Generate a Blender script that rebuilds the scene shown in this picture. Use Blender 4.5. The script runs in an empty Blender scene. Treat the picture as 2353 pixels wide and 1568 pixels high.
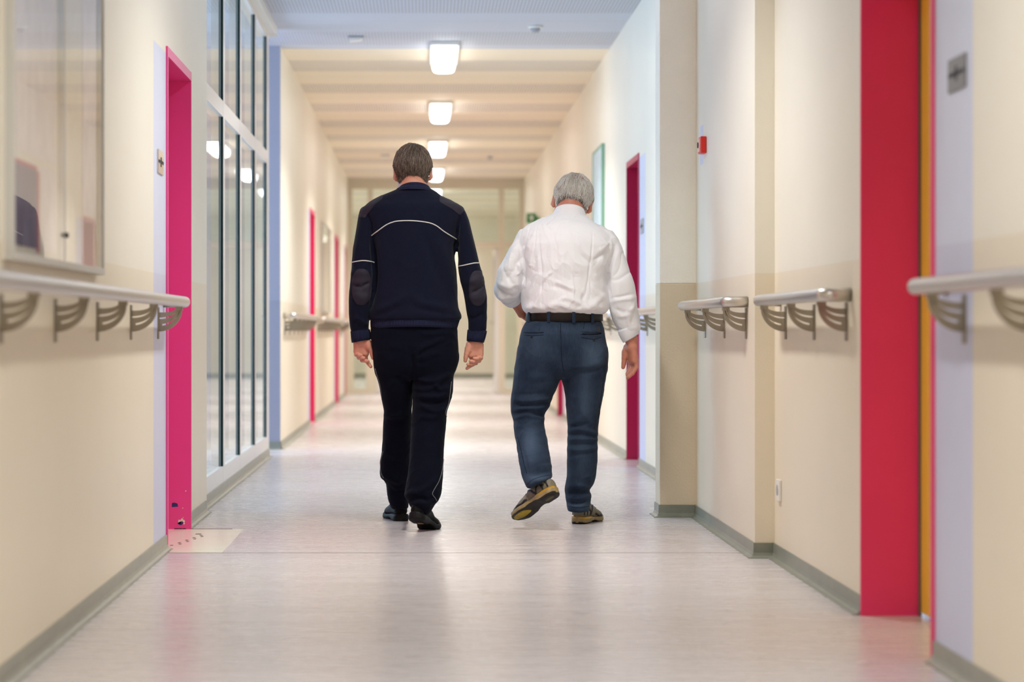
import bpy, math, random
import numpy as np
from mathutils import Vector, Matrix
from mathutils.bvhtree import BVHTree

random.seed(7)
rng = np.random.default_rng(11)
sc = bpy.context.scene
COL = sc.collection

# ------------------------------------------------------------------ camera, world, exposure, daylight
F = 5400.0            # focal length in pixels of the 2353 x 1568 frame
VX, VY = 976.0, 760.0  # vanishing point of the corridor
CH = 0.93             # camera height
cam_d = bpy.data.cameras.new('camera')
cam = bpy.data.objects.new('camera', cam_d)
COL.objects.link(cam)
cam.location = (0, 0, CH)
cam.rotation_euler = (math.pi / 2, 0, 0)
cam_d.sensor_width = 36.0
cam_d.lens = F / 2353 * 36
cam_d.shift_x = (1176.5 - VX) / 2353
cam_d.shift_y = -(784 - VY) / 2353
cam_d.clip_start = 0.1
cam_d.clip_end = 200
cam_d.dof.use_dof = True
cam_d.dof.focus_distance = 11.15
cam_d.dof.aperture_fstop = 2.3
sc.camera = cam

sc.view_settings.view_transform = 'Standard'
sc.view_settings.look = 'None'
sc.view_settings.gamma = 1.0
sc.view_settings.use_curve_mapping = False
sc.view_settings.exposure = 1.2
sc.cycles.use_denoising = True
sc.cycles.max_bounces = 10
sc.cycles.diffuse_bounces = 6
sc.cycles.glossy_bounces = 5
sc.cycles.transparent_max_bounces = 16
sc.cycles.sample_clamp_indirect = 8.0
sc.cycles.caustics_reflective = False
sc.cycles.caustics_refractive = False

world = bpy.data.worlds.new('world')
sc.world = world
world.use_nodes = True
world.node_tree.nodes['Background'].inputs[0].default_value = (0.55, 0.72, 1.0, 1)
world.node_tree.nodes['Background'].inputs[1].default_value = 1.0

LAMP_COLOR = (1.0, 0.99, 0.965)
LAMP_STRENGTH = 6.0      # glow of the diffusers
LAMP_POWER = 23.0        # light each lamp throws down
LAMP_POWER_NEAR = 14.8   # lower for the lamps at the camera's end, to balance brightness
LAMP_POWER_DIM = 8.0     # turned down beside the glass partition to keep the floor from glaring
DAY_COLOR = (0.55, 0.71, 1.0)
DAY_POWER = 110.0


def area(name, loc, rot, sx, sy, power, color):
    d = bpy.data.lights.new(name, 'AREA')
    d.shape = 'RECTANGLE'
    d.size, d.size_y = sx, sy
    d.energy = power
    d.color = color
    o = bpy.data.objects.new(name, d)
    o.location = loc
    o.rotation_euler = rot
    COL.objects.link(o)
    return o


# daylight coming in through the window of the side hall on the left
area('daylight', (-4.75, 15.2, 1.75), (0, -math.pi / 2, 0), 2.3, 5.4, DAY_POWER, DAY_COLOR)


# added fill light that brightens the hall beyond the end partition
area('end_hall_fill', (-2.36, 40.5, 1.7), (0, -math.pi / 2, 0), 2.2, 9.0, 16.0, (1.0, 0.97, 0.88))


# ------------------------------------------------------------------ helpers
def lin(c):
    return tuple(((v / 255) / 12.92 if v / 255 <= 0.04045 else ((v / 255 + 0.055) / 1.055) ** 2.4) for v in c)


def P(px, py, Y):
    """pixel of the photograph at depth Y -> point of the place"""
    return np.array([(px - VX) * Y / F, Y, CH - (py - VY) * Y / F])


def new_mat(name):
    m = bpy.data.materials.new(name)
    m.use_nodes = True
    nt = m.node_tree
    return m, nt, nt.nodes['Principled BSDF']


def mat(name, rgb, rough=0.5, metal=0.0, spec=0.5, var=0.0, vscale=6.0, stretch=(1, 1, 1), bump=0.0, bscale=120.0,
        bstretch=(1, 1, 1), sheen=0.0, coat=0.0, sss=0.0, rough_var=0.0, var2=None, linear=False):
    m, nt, b = new_mat(name)
    c = rgb if linear else lin(rgb)
    N, L = nt.nodes, nt.links
    b.inputs['Base Color'].default_value = (*c, 1)
    b.inputs['Roughness'].default_value = rough
    b.inputs['Metallic'].default_value = metal
    b.inputs['Specular IOR Level'].default_value = spec
    if sheen:
        b.inputs['Sheen Weight'].default_value = sheen
        b.inputs['Sheen Roughness'].default_value = 0.5
    if coat:
        b.inputs['Coat Weight'].default_value = coat
        b.inputs['Coat Roughness'].default_value = 0.15
    if sss:
        b.inputs['Subsurface Weight'].default_value = sss
        b.inputs['Subsurface Radius'].default_value = (0.012, 0.004, 0.002)
        b.inputs['Subsurface Scale'].default_value = 0.6
    if var or bump or rough_var:
        tc = N.new('ShaderNodeTexCoord')
    if var or rough_var:
        mp = N.new('ShaderNodeMapping')
        mp.inputs['Scale'].default_value = stretch
        L.new(tc.outputs['Object'], mp.inputs[0])
        no = N.new('ShaderNodeTexNoise')
        no.inputs['Scale'].default_value = vscale
        no.inputs['Detail'].default_value = 6
        no.inputs['Roughness'].default_value = 0.6
        L.new(mp.outputs[0], no.inputs['Vector'])
    if var:
        rp = N.new('ShaderNodeValToRGB')
        lo = var2 if var2 else tuple(x * (1 - var) for x in c)
        hi = tuple(min(1, x * (1 + var)) for x in c)
        if var2 and not linear:
            lo = lin(var2)
        rp.color_ramp.elements[0].position = 0.3
        rp.color_ramp.elements[1].position = 0.7
        rp.color_ramp.elements[0].color = (*lo, 1)
        rp.color_ramp.elements[1].color = (*hi, 1)
        L.new(no.outputs['Fac'], rp.inputs[0])
        L.new(rp.outputs[0], b.inputs['Base Color'])
    if rough_var:
        mr = N.new('ShaderNodeMapRange')
        mr.inputs['From Min'].default_value = 0.3
        mr.inputs['From Max'].default_value = 0.7
        mr.inputs['To Min'].default_value = rough - rough_var
        mr.inputs['To Max'].default_value = rough + rough_var
        L.new(no.outputs['Fac'], mr.inputs['Value'])
        L.new(mr.outputs[0], b.inputs['Roughness'])
    if bump:
        mp2 = N.new('ShaderNodeMapping')
        mp2.inputs['Scale'].default_value = bstretch
        L.new(tc.outputs['Object'], mp2.inputs[0])
        n2 = N.new('ShaderNodeTexNoise')
        n2.inputs['Scale'].default_value = bscale
        n2.inputs['Detail'].default_value = 4
        L.new(mp2.outputs[0], n2.inputs['Vector'])
        bp = N.new('ShaderNodeBump')
        bp.inputs['Strength'].default_value = bump
        bp.inputs['Distance'].default_value = 0.004
        L.new(n2.outputs['Fac'], bp.inputs['Height'])
        L.new(bp.outputs[0], b.inputs['Normal'])
    return m


def glass_mat(name, tint=(0.93, 0.98, 0.96), wave=0.0, wscale=3.0, ior=1.5):
    m = bpy.data.materials.new(name)
    m.use_nodes = True
    nt = m.node_tree
    N, L = nt.nodes, nt.links
    N.remove(N['Principled BSDF'])
    out = N['Material Output']
    fr = N.new('ShaderNodeFresnel')
    fr.inputs['IOR'].default_value = ior
    tr = N.new('ShaderNodeBsdfTransparent')
    tr.inputs[0].default_value = (*tint, 1)
    gl = N.new('ShaderNodeBsdfGlossy')
    gl.inputs['Roughness'].default_value = 0.015
    gl.inputs[0].default_value = (0.97, 0.98, 0.97, 1)
    mx = N.new('ShaderNodeMixShader')
    ge = N.new('ShaderNodeNewGeometry')
    ff = N.new('ShaderNodeMath')
    ff.operation = 'SUBTRACT'
    ff.inputs[0].default_value = 1.0
    L.new(ge.outputs['Backfacing'], ff.inputs[1])
    fm = N.new('ShaderNodeMath')
    fm.operation = 'MULTIPLY'
    L.new(fr.outputs[0], fm.inputs[0])
    L.new(ff.outputs[0], fm.inputs[1])
    L.new(fm.outputs[0], mx.inputs[0])
    L.new(tr.outputs[0], mx.inputs[1])
    L.new(gl.outputs[0], mx.inputs[2])
    L.new(mx.outputs[0], out.inputs['Surface'])
    if wave:
        tc = N.new('ShaderNodeTexCoord')
        no = N.new('ShaderNodeTexNoise')
        no.inputs['Scale'].default_value = wscale
        L.new(tc.outputs['Object'], no.inputs['Vector'])
        bp = N.new('ShaderNodeBump')
        bp.inputs['Strength'].default_value = wave
        bp.inputs['Distance'].default_value = 0.02
        L.new(no.outputs['Fac'], bp.inputs['Height'])
        L.new(bp.outputs[0], gl.inputs['Normal'])
    return m


def mesh_obj(name, verts, faces, mats, parent=None, loc=None, smooth=False, midx=None, bevel=0.0, sm_flags=None):
    """verts in world coordinates; the object's origin sits at loc (or at its parent's origin)"""
    org = np.zeros(3)
    if parent is not None:
        org = np.array(parent['_org'])
    elif loc is not None:
        org = np.array(loc, float)
    V = np.asarray(verts, float).reshape(-1, 3) - org
    me = bpy.data.meshes.new(name)
    if isinstance(faces, np.ndarray) and faces.ndim == 2:
        nf, k = faces.shape
        me.vertices.add(len(V))
        me.vertices.foreach_set('co', V.astype(np.float32).ravel())
        me.loops.add(nf * k)
        me.loops.foreach_set('vertex_index', faces.astype(np.int32).ravel())
        me.polygons.add(nf)
        me.polygons.foreach_set('loop_start', np.arange(0, nf * k, k, dtype=np.int32))
        me.update(calc_edges=True)
        me.validate()
    else:
        me.from_pydata([tuple(v) for v in V], [], [tuple(int(i) for i in f) for f in faces])
        me.update()
    if not isinstance(mats, (list, tuple)):
        mats = [mats]
    for m in mats:
        me.materials.append(m)
    n = len(me.polygons)
    if midx is not None and len(midx) == n:
        me.polygons.foreach_set('material_index', np.asarray(midx, np.int32))
    if sm_flags is not None and len(sm_flags) == n:
        me.polygons.foreach_set('use_smooth', np.asarray(sm_flags, bool))
    elif smooth:
        me.polygons.foreach_set('use_smooth', np.ones(n, bool))
    o = bpy.data.objects.new(name, me)
    COL.objects.link(o)
    if parent is not None:
        o.parent = parent
    else:
        o.location = tuple(org)
    o['_org'] = [float(v) for v in org]
    if bevel:
        bm = o.modifiers.new('bevel', 'BEVEL')
        bm.width = bevel
        bm.segments = 2
        bm.limit_method = 'ANGLE'
        bm.harden_normals = False
    return o


def empty(name, loc):
    o = bpy.data.objects.new(name, None)
    o.empty_display_size = 0.1
    o.location = loc
    COL.objects.link(o)
    o['_org'] = [float(v) for v in loc]
    return o


def tag(o, label=None, cat=None, group=None, kind=None):
    if label:
        o['label'] = label
    if cat:
        o['category'] = cat
    if group:
        o['group'] = group
    if kind:
        o['kind'] = kind
    return o


class MB:
    """collects shapes that become ONE mesh object"""

    def __init__(self):
        self.v, self.f, self.m, self.s = [], [], [], []

    def add(self, verts, faces, mi=0, smooth=False):
        b = len(self.v)
        self.v += [tuple(map(float, p)) for p in verts]
        for f in faces:
            self.f.append(tuple(b + i for i in f))
            self.m.append(mi)
            self.s.append(smooth)
        return self

    def box(self, x0, x1, y0, y1, z0, z1, mi=0):
        x0, x1 = min(x0, x1), max(x0, x1)
        y0, y1 = min(y0, y1), max(y0, y1)
        z0, z1 = min(z0, z1), max(z0, z1)
        v = [(x0, y0, z0), (x1, y0, z0), (x1, y1, z0), (x0, y1, z0), (x0, y0, z1), (x1, y0, z1), (x1, y1, z1), (x0, y1, z1)]
        return self.add(v, [(0, 3, 2, 1), (4, 5, 6, 7), (0, 1, 5, 4), (1, 2, 6, 5), (2, 3, 7, 6), (3, 0, 4, 7)], mi)

    def tube(self, pts, r, n=12, mi=0, cap=True, flat=None):
        pts = [np.asarray(p, float) for p in pts]
        rr = r if isinstance(r, (list, tuple, np.ndarray)) else [r] * len(pts)
        vs = []
        up = np.array([0.123, 0.31, 0.94])
        t0 = pts[1] - pts[0]
        t0 /= np.linalg.norm(t0) + 1e-12
        a = np.cross(t0, up)
        a /= np.linalg.norm(a)
        for i, p in enumerate(pts):
            t = pts[min(i + 1, len(pts) - 1)] - pts[max(i - 1, 0)]
            t /= np.linalg.norm(t) + 1e-12
            a = a - t * (a @ t)
            a /= np.linalg.norm(a) + 1e-12
            bb = np.cross(t, a)
            for k in range(n):
                an = 2 * math.pi * k / n
                vs.append(p + rr[i] * (math.cos(an) * a + math.sin(an) * bb))
        fs = []
        for i in range(len(pts) - 1):
            for k in range(n):
                fs.append((i * n + k, i * n + (k + 1) % n, (i + 1) * n + (k + 1) % n, (i + 1) * n + k))
        self.add(vs, fs, mi, True)
        if cap:
            b = len(self.v) - len(vs)
            self.f.append(tuple(b + k for k in reversed(range(n))))
            self.f.append(tuple(b + (len(pts) - 1) * n + k for k in range(n)))
            self.m += [mi, mi]
            self.s += [False, False]
        return self

    def loft(self, rings, mi=0, smooth=True, cap=True, closed=True):
        n = len(rings[0])
        vs = [p for r in rings for p in r]
        fs = []
        for i in range(len(rings) - 1):
            for k in range(n if closed else n - 1):
                fs.append((i * n + k, i * n + (k + 1) % n, (i + 1) * n + (k + 1) % n, (i + 1) * n + k))
        b = len(self.v)
        self.add(vs, fs, mi, smooth)
        if cap:
            self.f.append(tuple(b + k for k in reversed(range(n))))
            self.f.append(tuple(b + (len(rings) - 1) * n + k for k in range(n)))
            self.m += [mi, mi]
            self.s += [False, False]
        return self

    def sphere(self, c, r, mi=0, nu=16, nv=10, R=None):
        r = np.array(r if hasattr(r, '__len__') else (r, r, r), float)
        rings = []
        for j in range(nv + 1):
            th = math.pi * (j + 0.001) / (nv + 0.002)
            ring = []
            for i in range(nu):
                ph = 2 * math.pi * i / nu
                q = r * np.array([math.sin(th) * math.cos(ph), math.sin(th) * math.sin(ph), -math.cos(th)])
                if R is not None:
                    q = R @ q
                ring.append(np.asarray(c) + q)
            rings.append(ring)
        return self.loft(rings, mi)

    def build(self, name, mats, parent=None, loc=None, bevel=0.0):
        if parent is None and loc is None:
            a = np.array(self.v)
            loc = ((a[:, 0].min() + a[:, 0].max()) / 2, (a[:, 1].min() + a[:, 1].max()) / 2, a[:, 2].min())
        return mesh_obj(name, self.v, self.f, mats, parent, loc, midx=self.m, sm_flags=self.s, bevel=bevel)


# ------------------------------------------------------------------ materials of the place
WALL_BUMP = dict(bump=0.22, bscale=160.0)
M = {}
M['wall_up'] = mat('wall_cream', (238, 233, 219), 0.42, var=0.02, vscale=1.5, **WALL_BUMP)
M['wall_low'] = mat('wall_beige', (233, 222, 201), 0.38, var=0.02, vscale=1.5, **WALL_BUMP)
M['lav_up'] = mat('wall_lavender', (212, 218, 240), 0.42, var=0.02, **WALL_BUMP)
M['lav_low'] = mat('wall_lavender_lower', (204, 207, 231), 0.38, var=0.02, **WALL_BUMP)
M['stucco_up'] = mat('pillar_cream_plaster', (252, 247, 234), 0.5, var=0.03, vscale=3, bump=0.7, bscale=90)
M['stucco_low'] = mat('pillar_beige_plaster', (222, 206, 178), 0.5, var=0.03, vscale=3, bump=0.7, bscale=90)
M['red'] = mat('red_door_paint', (228, 52, 112), 0.38, var=0.03, vscale=3, bump=0.05, bscale=200)
M['pink'] = mat('pink_door_paint', (230, 70, 146), 0.38, bump=0.05, bscale=200)
M['dark_red'] = mat('crimson_door_paint', (180, 24, 78), 0.4)
M['orange'] = mat('orange_door_leaf', (255, 218, 74), 0.42)
M['pale_door'] = mat('pale_brown_door', (206, 160, 140), 0.45)
M['gasket'] = mat('dark_gasket', (6, 36, 34), 0.6, spec=0.15)
M['gasket_grey'] = mat('grey_gasket', (112, 98, 84), 0.5)
M['base'] = mat('vinyl_baseboard', (146, 146, 132), 0.35, var=0.1, vscale=9, stretch=(1, 1, 3))
M['base_dark'] = mat('vinyl_baseboard_dark', (132, 135, 122), 0.35, var=0.1, vscale=9)
M['white_metal'] = mat('white_painted_metal', (226, 222, 218), 0.3)
M['frame_cream'] = mat('cream_painted_frame', (214, 206, 186), 0.4)
M['steel'] = mat('brushed_steel', (206, 200, 192), 0.34, 1.0, rough_var=0.05, vscale=60, stretch=(40, 1, 40))
M['bracket'] = mat('bracket_steel', (164, 156, 142), 0.4, 1.0)
M['alu'] = mat('aluminium_frame', (208, 206, 200), 0.5, 0.3)
M['glass'] = glass_mat('partition_glass')
M['glass_case'] = glass_mat('display_glass', (0.97, 0.98, 0.98), 0.015, 2.2, 1.3)
M['plastic_white'] = mat('white_plastic', (232, 230, 224), 0.35)
M['plastic_grey'] = mat('grey_plastic', (166, 168, 174), 0.4)
M['chrome'] = mat('polished_steel', (226, 220, 214), 0.14, 1.0)
M['grey_plate'] = mat('grey_sign_plate', (132, 130, 128), 0.4, 0.3)
M['alarm_red'] = mat('alarm_red', (222, 38, 26), 0.35)
M['alarm_pale'] = mat('alarm_pale_side', (238, 190, 176), 0.4)
M['green'] = mat('sign_green', (26, 128, 70), 0.4)
M['pale_green'] = mat('pale_green_edge', (128, 172, 148), 0.4)
M['sky_blue'] = mat('pale_blue_picture', (190, 214, 228), 0.45, var=0.1, vscale=3, stretch=(1, 2, 3))
M['paper'] = mat('poster_paper', (240, 230, 232), 0.6, var=0.12, vscale=5, stretch=(1, 3, 1.6))
M['paper2'] = mat('poster_paper_cream', (240, 232, 216), 0.6, var=0.10, vscale=4, stretch=(1, 3, 1))
M['poster_purple'] = mat('poster_purple', (118, 108, 134), 0.6, var=0.35, vscale=7, stretch=(1, 5, 1))
M['poster_edge'] = mat('poster_red_edge', (190, 92, 116), 0.6)
M['backing'] = mat('display_backing', (240, 232, 220), 0.6)
M['dark'] = mat('black_detail', (22, 22, 24), 0.5)
M['hall'] = mat('side_hall_wall', (226, 224, 216), 0.5)
M['door_green'] = mat('pale_green_door', (176, 192, 172), 0.45)


def lamp_mat(name, strength):
    m = bpy.data.materials.new(name)
    m.use_nodes = True
    nt = m.node_tree
    nt.nodes.remove(nt.nodes['Principled BSDF'])
    e = nt.nodes.new('ShaderNodeEmission')
    e.inputs[0].default_value = (*LAMP_COLOR, 1)
    e.inputs[1].default_value = strength
    nt.links.new(e.outputs[0], nt.nodes['Material Output'].inputs['Surface'])
    return m


M['lamp'] = lamp_mat('lamp_diffuser_glow', LAMP_STRENGTH)
M['lamp_side'] = lamp_mat('lamp_side_glow', LAMP_STRENGTH * 0.5)


def floor_mat():
    m, nt, b = new_mat('vinyl_floor')
    N, L = nt.nodes, nt.links
    tc = N.new('ShaderNodeTexCoord')

    def noise(scale, st, detail=5):
        mp = N.new('ShaderNodeMapping')
        mp.inputs['Scale'].default_value = st
        L.new(tc.outputs['Object'], mp.inputs[0])
        n = N.new('ShaderNodeTexNoise')
        n.inputs['Scale'].default_value = scale
        n.inputs['Detail'].default_value = detail
        L.new(mp.outputs[0], n.inputs['Vector'])
        return n
    n1 = noise(2.2, (0.5, 9, 1), 8)
    r1 = N.new('ShaderNodeValToRGB')
    r1.color_ramp.elements[0].position = 0.3
    r1.color_ramp.elements[1].position = 0.72
    r1.color_ramp.elements[0].color = (*lin((192, 185, 184)), 1)
    r1.color_ramp.elements[1].color = (*lin((204, 199, 200)), 1)
    L.new(n1.outputs['Fac'], r1.inputs[0])
    # darker flecks
    n2 = noise(26, (1, 2.2, 1), 3)
    r2 = N.new('ShaderNodeValToRGB')
    r2.color_ramp.elements[0].position = 0.26
    r2.color_ramp.elements[1].position = 0.36
    r2.color_ramp.elements[0].color = (0.82, 0.8, 0.8, 1)
    r2.color_ramp.elements[1].color = (1, 1, 1, 1)
    L.new(n2.outputs['Fac'], r2.inputs[0])
    mx = N.new('ShaderNodeMix')
    mx.data_type = 'RGBA'
    mx.blend_type = 'MULTIPLY'
    mx.inputs['Factor'].default_value = 0.25
    L.new(r1.outputs[0], mx.inputs['A'])
    L.new(r2.outputs[0], mx.inputs['B'])
    L.new(mx.outputs['Result'], b.inputs['Base Color'])
    n3 = noise(3.0, (1, 6, 1), 6)
    mr = N.new('ShaderNodeMapRange')
    mr.inputs['From Min'].default_value = 0.3
    mr.inputs['From Max'].default_value = 0.7
    mr.inputs['To Min'].default_value = 0.24
    mr.inputs['To Max'].default_value = 0.33
    L.new(n3.outputs['Fac'], mr.inputs['Value'])
    L.new(mr.outputs[0], b.inputs['Roughness'])
    b.inputs['Specular IOR Level'].default_value = 0.37
    n4 = noise(9, (0.4, 7, 1), 4)
    bp = N.new('ShaderNodeBump')
    bp.inputs['Strength'].default_value = 0.03
    bp.inputs['Distance'].default_value = 0.002
    L.new(n4.outputs['Fac'], bp.inputs['Height'])
    L.new(bp.outputs[0], b.inputs['Normal'])
    return m


M['floor'] = floor_mat()
M['floor_patch'] = mat('pale_floor_patch', (232, 234, 212), 0.25, var=0.05, vscale=3, stretch=(0.5, 9, 1))
M['seam'] = mat('floor_seam', (104, 90, 84), 0.5)


def ceiling_mat():
    m, nt, b = new_mat('acoustic_ceiling')
    N, L = nt.nodes, nt.links
    b.inputs['Roughness'].default_value = 0.7
    tc = N.new('ShaderNodeTexCoord')
    sp = N.new('ShaderNodeSeparateXYZ')
    L.new(tc.outputs['Object'], sp.inputs[0])

    def mth(op, a, bb=None):
        n = N.new('ShaderNodeMath')
        n.operation = op
        for i, v in enumerate((a, bb)):
            if v is None:
                continue
            if isinstance(v, (int, float)):
                n.inputs[i].default_value = v
            else:
                L.new(v, n.inputs[i])
        return n.outputs[0]
    fx = mth('SUBTRACT', mth('FRACT', mth('DIVIDE', sp.outputs[0], 0.024)), 0.5)
    fy = mth('SUBTRACT', mth('FRACT', mth('DIVIDE', sp.outputs[1], 0.05)), 0.5)
    d = mth('SQRT', mth('ADD', mth('MULTIPLY', fx, fx), mth('MULTIPLY', fy, fy)))
    dot = mth('LESS_THAN', d, 0.33)
    band = mth('LESS_THAN', mth('FRACT', mth('DIVIDE', mth('SUBTRACT', sp.outputs[1], 0.0), 1.85)), 0.43)
    fac = mth('MULTIPLY', dot, band)
    seam = mth('LESS_THAN', mth('FRACT', mth('DIVIDE', sp.outputs[1], 0.6166)), 0.012)
    fac2 = mth('MAXIMUM', fac, mth('MULTIPLY', seam, 0.6))
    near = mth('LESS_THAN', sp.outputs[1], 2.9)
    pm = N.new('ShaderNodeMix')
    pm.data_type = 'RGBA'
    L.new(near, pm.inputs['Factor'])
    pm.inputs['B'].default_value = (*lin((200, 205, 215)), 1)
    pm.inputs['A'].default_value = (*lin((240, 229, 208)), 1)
    mx = N.new('ShaderNodeMix')
    mx.data_type = 'RGBA'
    L.new(fac2, mx.inputs['Factor'])
    L.new(pm.outputs['Result'], mx.inputs['A'])
    mx.inputs['B'].default_value = (*lin((168, 168, 172)), 1)
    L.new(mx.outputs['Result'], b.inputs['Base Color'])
    return m


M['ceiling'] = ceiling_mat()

# ------------------------------------------------------------------ the setting
ZC = 3.16       # ceiling
ZW = 1.165      # top of the darker lower wall
DTOP = 2.11     # door openings
XL, XR = -1.10, 1.43
XLF, XRF = -1.13, 1.46
XRR = 1.35      # right wall beyond the step
YE = 34.6       # end partition


def struct(o, label=None):
    o['kind'] = 'structure'
    if label:
        o['label'] = label
    return o


mb = MB()
mb.box(-6, 6, -10, 47.5, -0.1, 0.0)
struct(mb.build('floor', M['floor'], loc=(0, 0, 0)), 'grey mauve vinyl floor')
mb = MB()
mb.box(-6, 6, -10, 47.5, ZC, ZC + 0.1)
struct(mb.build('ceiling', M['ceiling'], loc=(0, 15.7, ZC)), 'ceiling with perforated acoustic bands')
mb = MB()
mb.box(-1.098, 1.6, 9.823, 9.829, 0.0, 0.0006)
struct(mb.build('trim_1', M['seam']), 'dark seam across the vinyl floor')
mb = MB()
mb.box(-1.28, -0.847, 9.83, 11.0, 0.0, 0.0012, 0)
mb.box(-1.10, -0.90, 10.985, 11.0, 0.0, 0.0022, 1)
mb.box(-1.045, -1.02, 10.70, 10.74, 0.0012, 0.002, 1)
for k in range(9):
    x = -1.10 + 0.010 * k + 0.02 * (k % 2)
    y = 10.14 + 0.062 * k
    mb.box(x, x + 0.012, y, y + 0.035, 0.0012, 0.0018, 1)
struct(mb.build('trim_2', [M['floor_patch'], M['seam']]), 'pale square patch in the floor at the pink door')


def wall_x(name, X, side, cuts, matfn, zt=ZC, thick=0.16, mats=None, z_extra=()):
    """wall in the plane x = X whose room side looks towards side (+1 / -1); cells without a material are holes"""
    ys = sorted(set(cuts))
    zs = sorted(set([0.0, ZW, DTOP, zt]) | set(z_extra))
    zs = [z for z in zs if z <= zt]
    nY, nZ = len(ys) - 1, len(zs) - 1
    idx = [[matfn((ys[i] + ys[i + 1]) / 2, (zs[j] + zs[j + 1]) / 2) for j in range(nZ)] for i in range(nY)]
    v, f, mi = [], [], []

    def q(a, b, c, d, m):
        n = len(v)
        v.extend([a, b, c, d])
        f.append((n, n + 1, n + 2, n + 3))
        mi.append(m)
    Xb = X - side * thick
    for i in range(nY):
        for j in range(nZ):
            m = idx[i][j]
            if m is None:
                continue
            y0, y1, z0, z1 = ys[i], ys[i + 1], zs[j], zs[j + 1]
            fr = [(X, y0, z0), (X, y1, z0), (X, y1, z1), (X, y0, z1)]
            bk = [(Xb, y0, z0), (Xb, y1, z0), (Xb, y1, z1), (Xb, y0, z1)]
            if side < 0:
                q(*fr[::-1], m)
                q(*bk, m)
            else:
                q(*fr, m)
                q(*bk[::-1], m)
            for (di, dj, a, b) in ((-1, 0, 0, 3), (1, 0, 1, 2), (0, -1, 0, 1), (0, 1, 3, 2)):
                ii, jj = i + di, j + dj
                if 0 <= ii < nY and 0 <= jj < nZ and idx[ii][jj] is not None:
                    continue
                q(fr[a], fr[b], bk[b], bk[a], m)
    mats = mats or [M['wall_low'], M['wall_up'], M['lav_low'], M['lav_up']]
    o = mesh_obj(name, v, f, mats, loc=(X, ys[0], 0), midx=mi)
    return struct(o)


def door_wall(doors, lav=0.47, end=None):
    def fn(y, z):
        for (a, b) in doors:
            if a < y < b and z < DTOP:
                return None
            if a - lav < y < a and z < DTOP:
                return 3 if z > ZW else 2
        return 1 if z > ZW else 0
    return fn


def cuts(y0, y1, doors, lav=0.47):
    c = [y0, y1]
    for a, b in doors:
        c += [a, b, a - lav]
    return c


DL0 = [(10.0, 11.0)]
DLF = [(23.1, 24.0), (29.6, 30.6), (33.0, 33.9)]
DR0 = [(6.6, 7.67)]
DRF = [(16.0, 16.93), (24.8, 25.7), (33.1, 34.0)]
wall_x('wall_left', XL, 1, cuts(-9, 11.0, DL0), door_wall(DL0))
wall_x('wall_left', XL - 0.018, 1, [11.0, 12.05], door_wall([]))
wall_x('wall_left', XLF, 1, cuts(18.4, YE + 0.1, DLF), door_wall(DLF))
wall_x('wall_right', XR, -1, cuts(-9, 9.61, DR0), door_wall(DR0), thick=0.19)


def recess_fn(y, z):
    if 11.39 < y < 11.52 and 1.74 < z < 1.93:
        return 3
    return 1 if z > ZW else 0


wall_x('wall_right', XRR, -1, [9.61, 11.39, 11.52, 11.7], recess_fn, thick=0.25, z_extra=(1.74, 1.93))
wall_x('wall_right', XRF, -1, cuts(11.92, YE + 0.1, DRF), door_wall(DRF))
# pillar at the right
mb = MB()
mb.box(1.17, XRR + 0.2, 11.7, 11.92, 0, ZW, 0)
mb.box(1.17, XRR + 0.2, 11.7, 11.92, ZW, ZC, 1)
struct(mb.build('wall_pillar', [M['stucco_low'], M['stucco_up']], bevel=0.004), 'cream plastered pillar standing out from the right wall')
# stub of wall facing the camera beyond the side opening (lavender)
mb = MB()
mb.box(-4.6, XLF, 18.38, 18.39, 0, ZW, 0)
mb.box(-4.6, XLF, 18.38, 18.39, ZW, ZC, 1)
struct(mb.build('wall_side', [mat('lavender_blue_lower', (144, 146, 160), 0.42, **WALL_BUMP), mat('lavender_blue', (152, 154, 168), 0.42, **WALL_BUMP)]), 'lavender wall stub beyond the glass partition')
# side hall behind the glass
mb = MB()
mb.box(-4.76, -4.6, 11.2, 18.6, 0, 0.7)
mb.box(-4.76, -4.6, 11.2, 18.6, 2.85, ZC)
mb.box(-4.76, -4.6, 11.2, 12.4, 0.7, 2.85)
mb.box(-4.76, -4.6, 18.0, 18.6, 0.7, 2.85)
struct(mb.build('wall_hall', M['hall']), 'outer wall of the side hall')
mb = MB()
mb.box(-4.76, XL - 0.178, 11.1, 11.25, 0, ZC)
struct(mb.build('wall_hall', M['hall']), 'near wall of the side hall')
# bulkhead above the glass
mb = MB()
mb.box(-1.32, -1.09, 12.05, 17.35, 3.10, ZC)
struct(mb.build('trim_3', M['wall_up']), 'cream bulkhead above the glass partition')
# wall behind the camera
mb = MB()
mb.box(-1.4, 1.7, -9.2, -9.0, 0, ZC)
struct(mb.build('wall_near', M['wall_up']))
# hall beyond the end partition
mb = MB()
mb.box(-4, 4, 46.5, 46.7, 0, ZC)
struct(mb.build('wall_end', M['wall_up']), 'cream wall at the far end beyond the glazed partition')
mb = MB()
mb.box(-2.6, -2.4, YE + 0.1, 46.5, 0, ZC)
mb.box(-2.6, XLF - 0.1, YE + 0.05, YE + 0.2, 0, ZC)
struct(mb.build('wall_end_left', M['wall_up']))
mb = MB()
mb.box(2.4, 2.6, YE + 0.1, 46.5, 0, ZC)
mb.box(XRF + 0.1, 2.6, YE + 0.05, YE + 0.2, 0, ZC)
struct(mb.build('wall_end_right', M['wall_up']))


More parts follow.
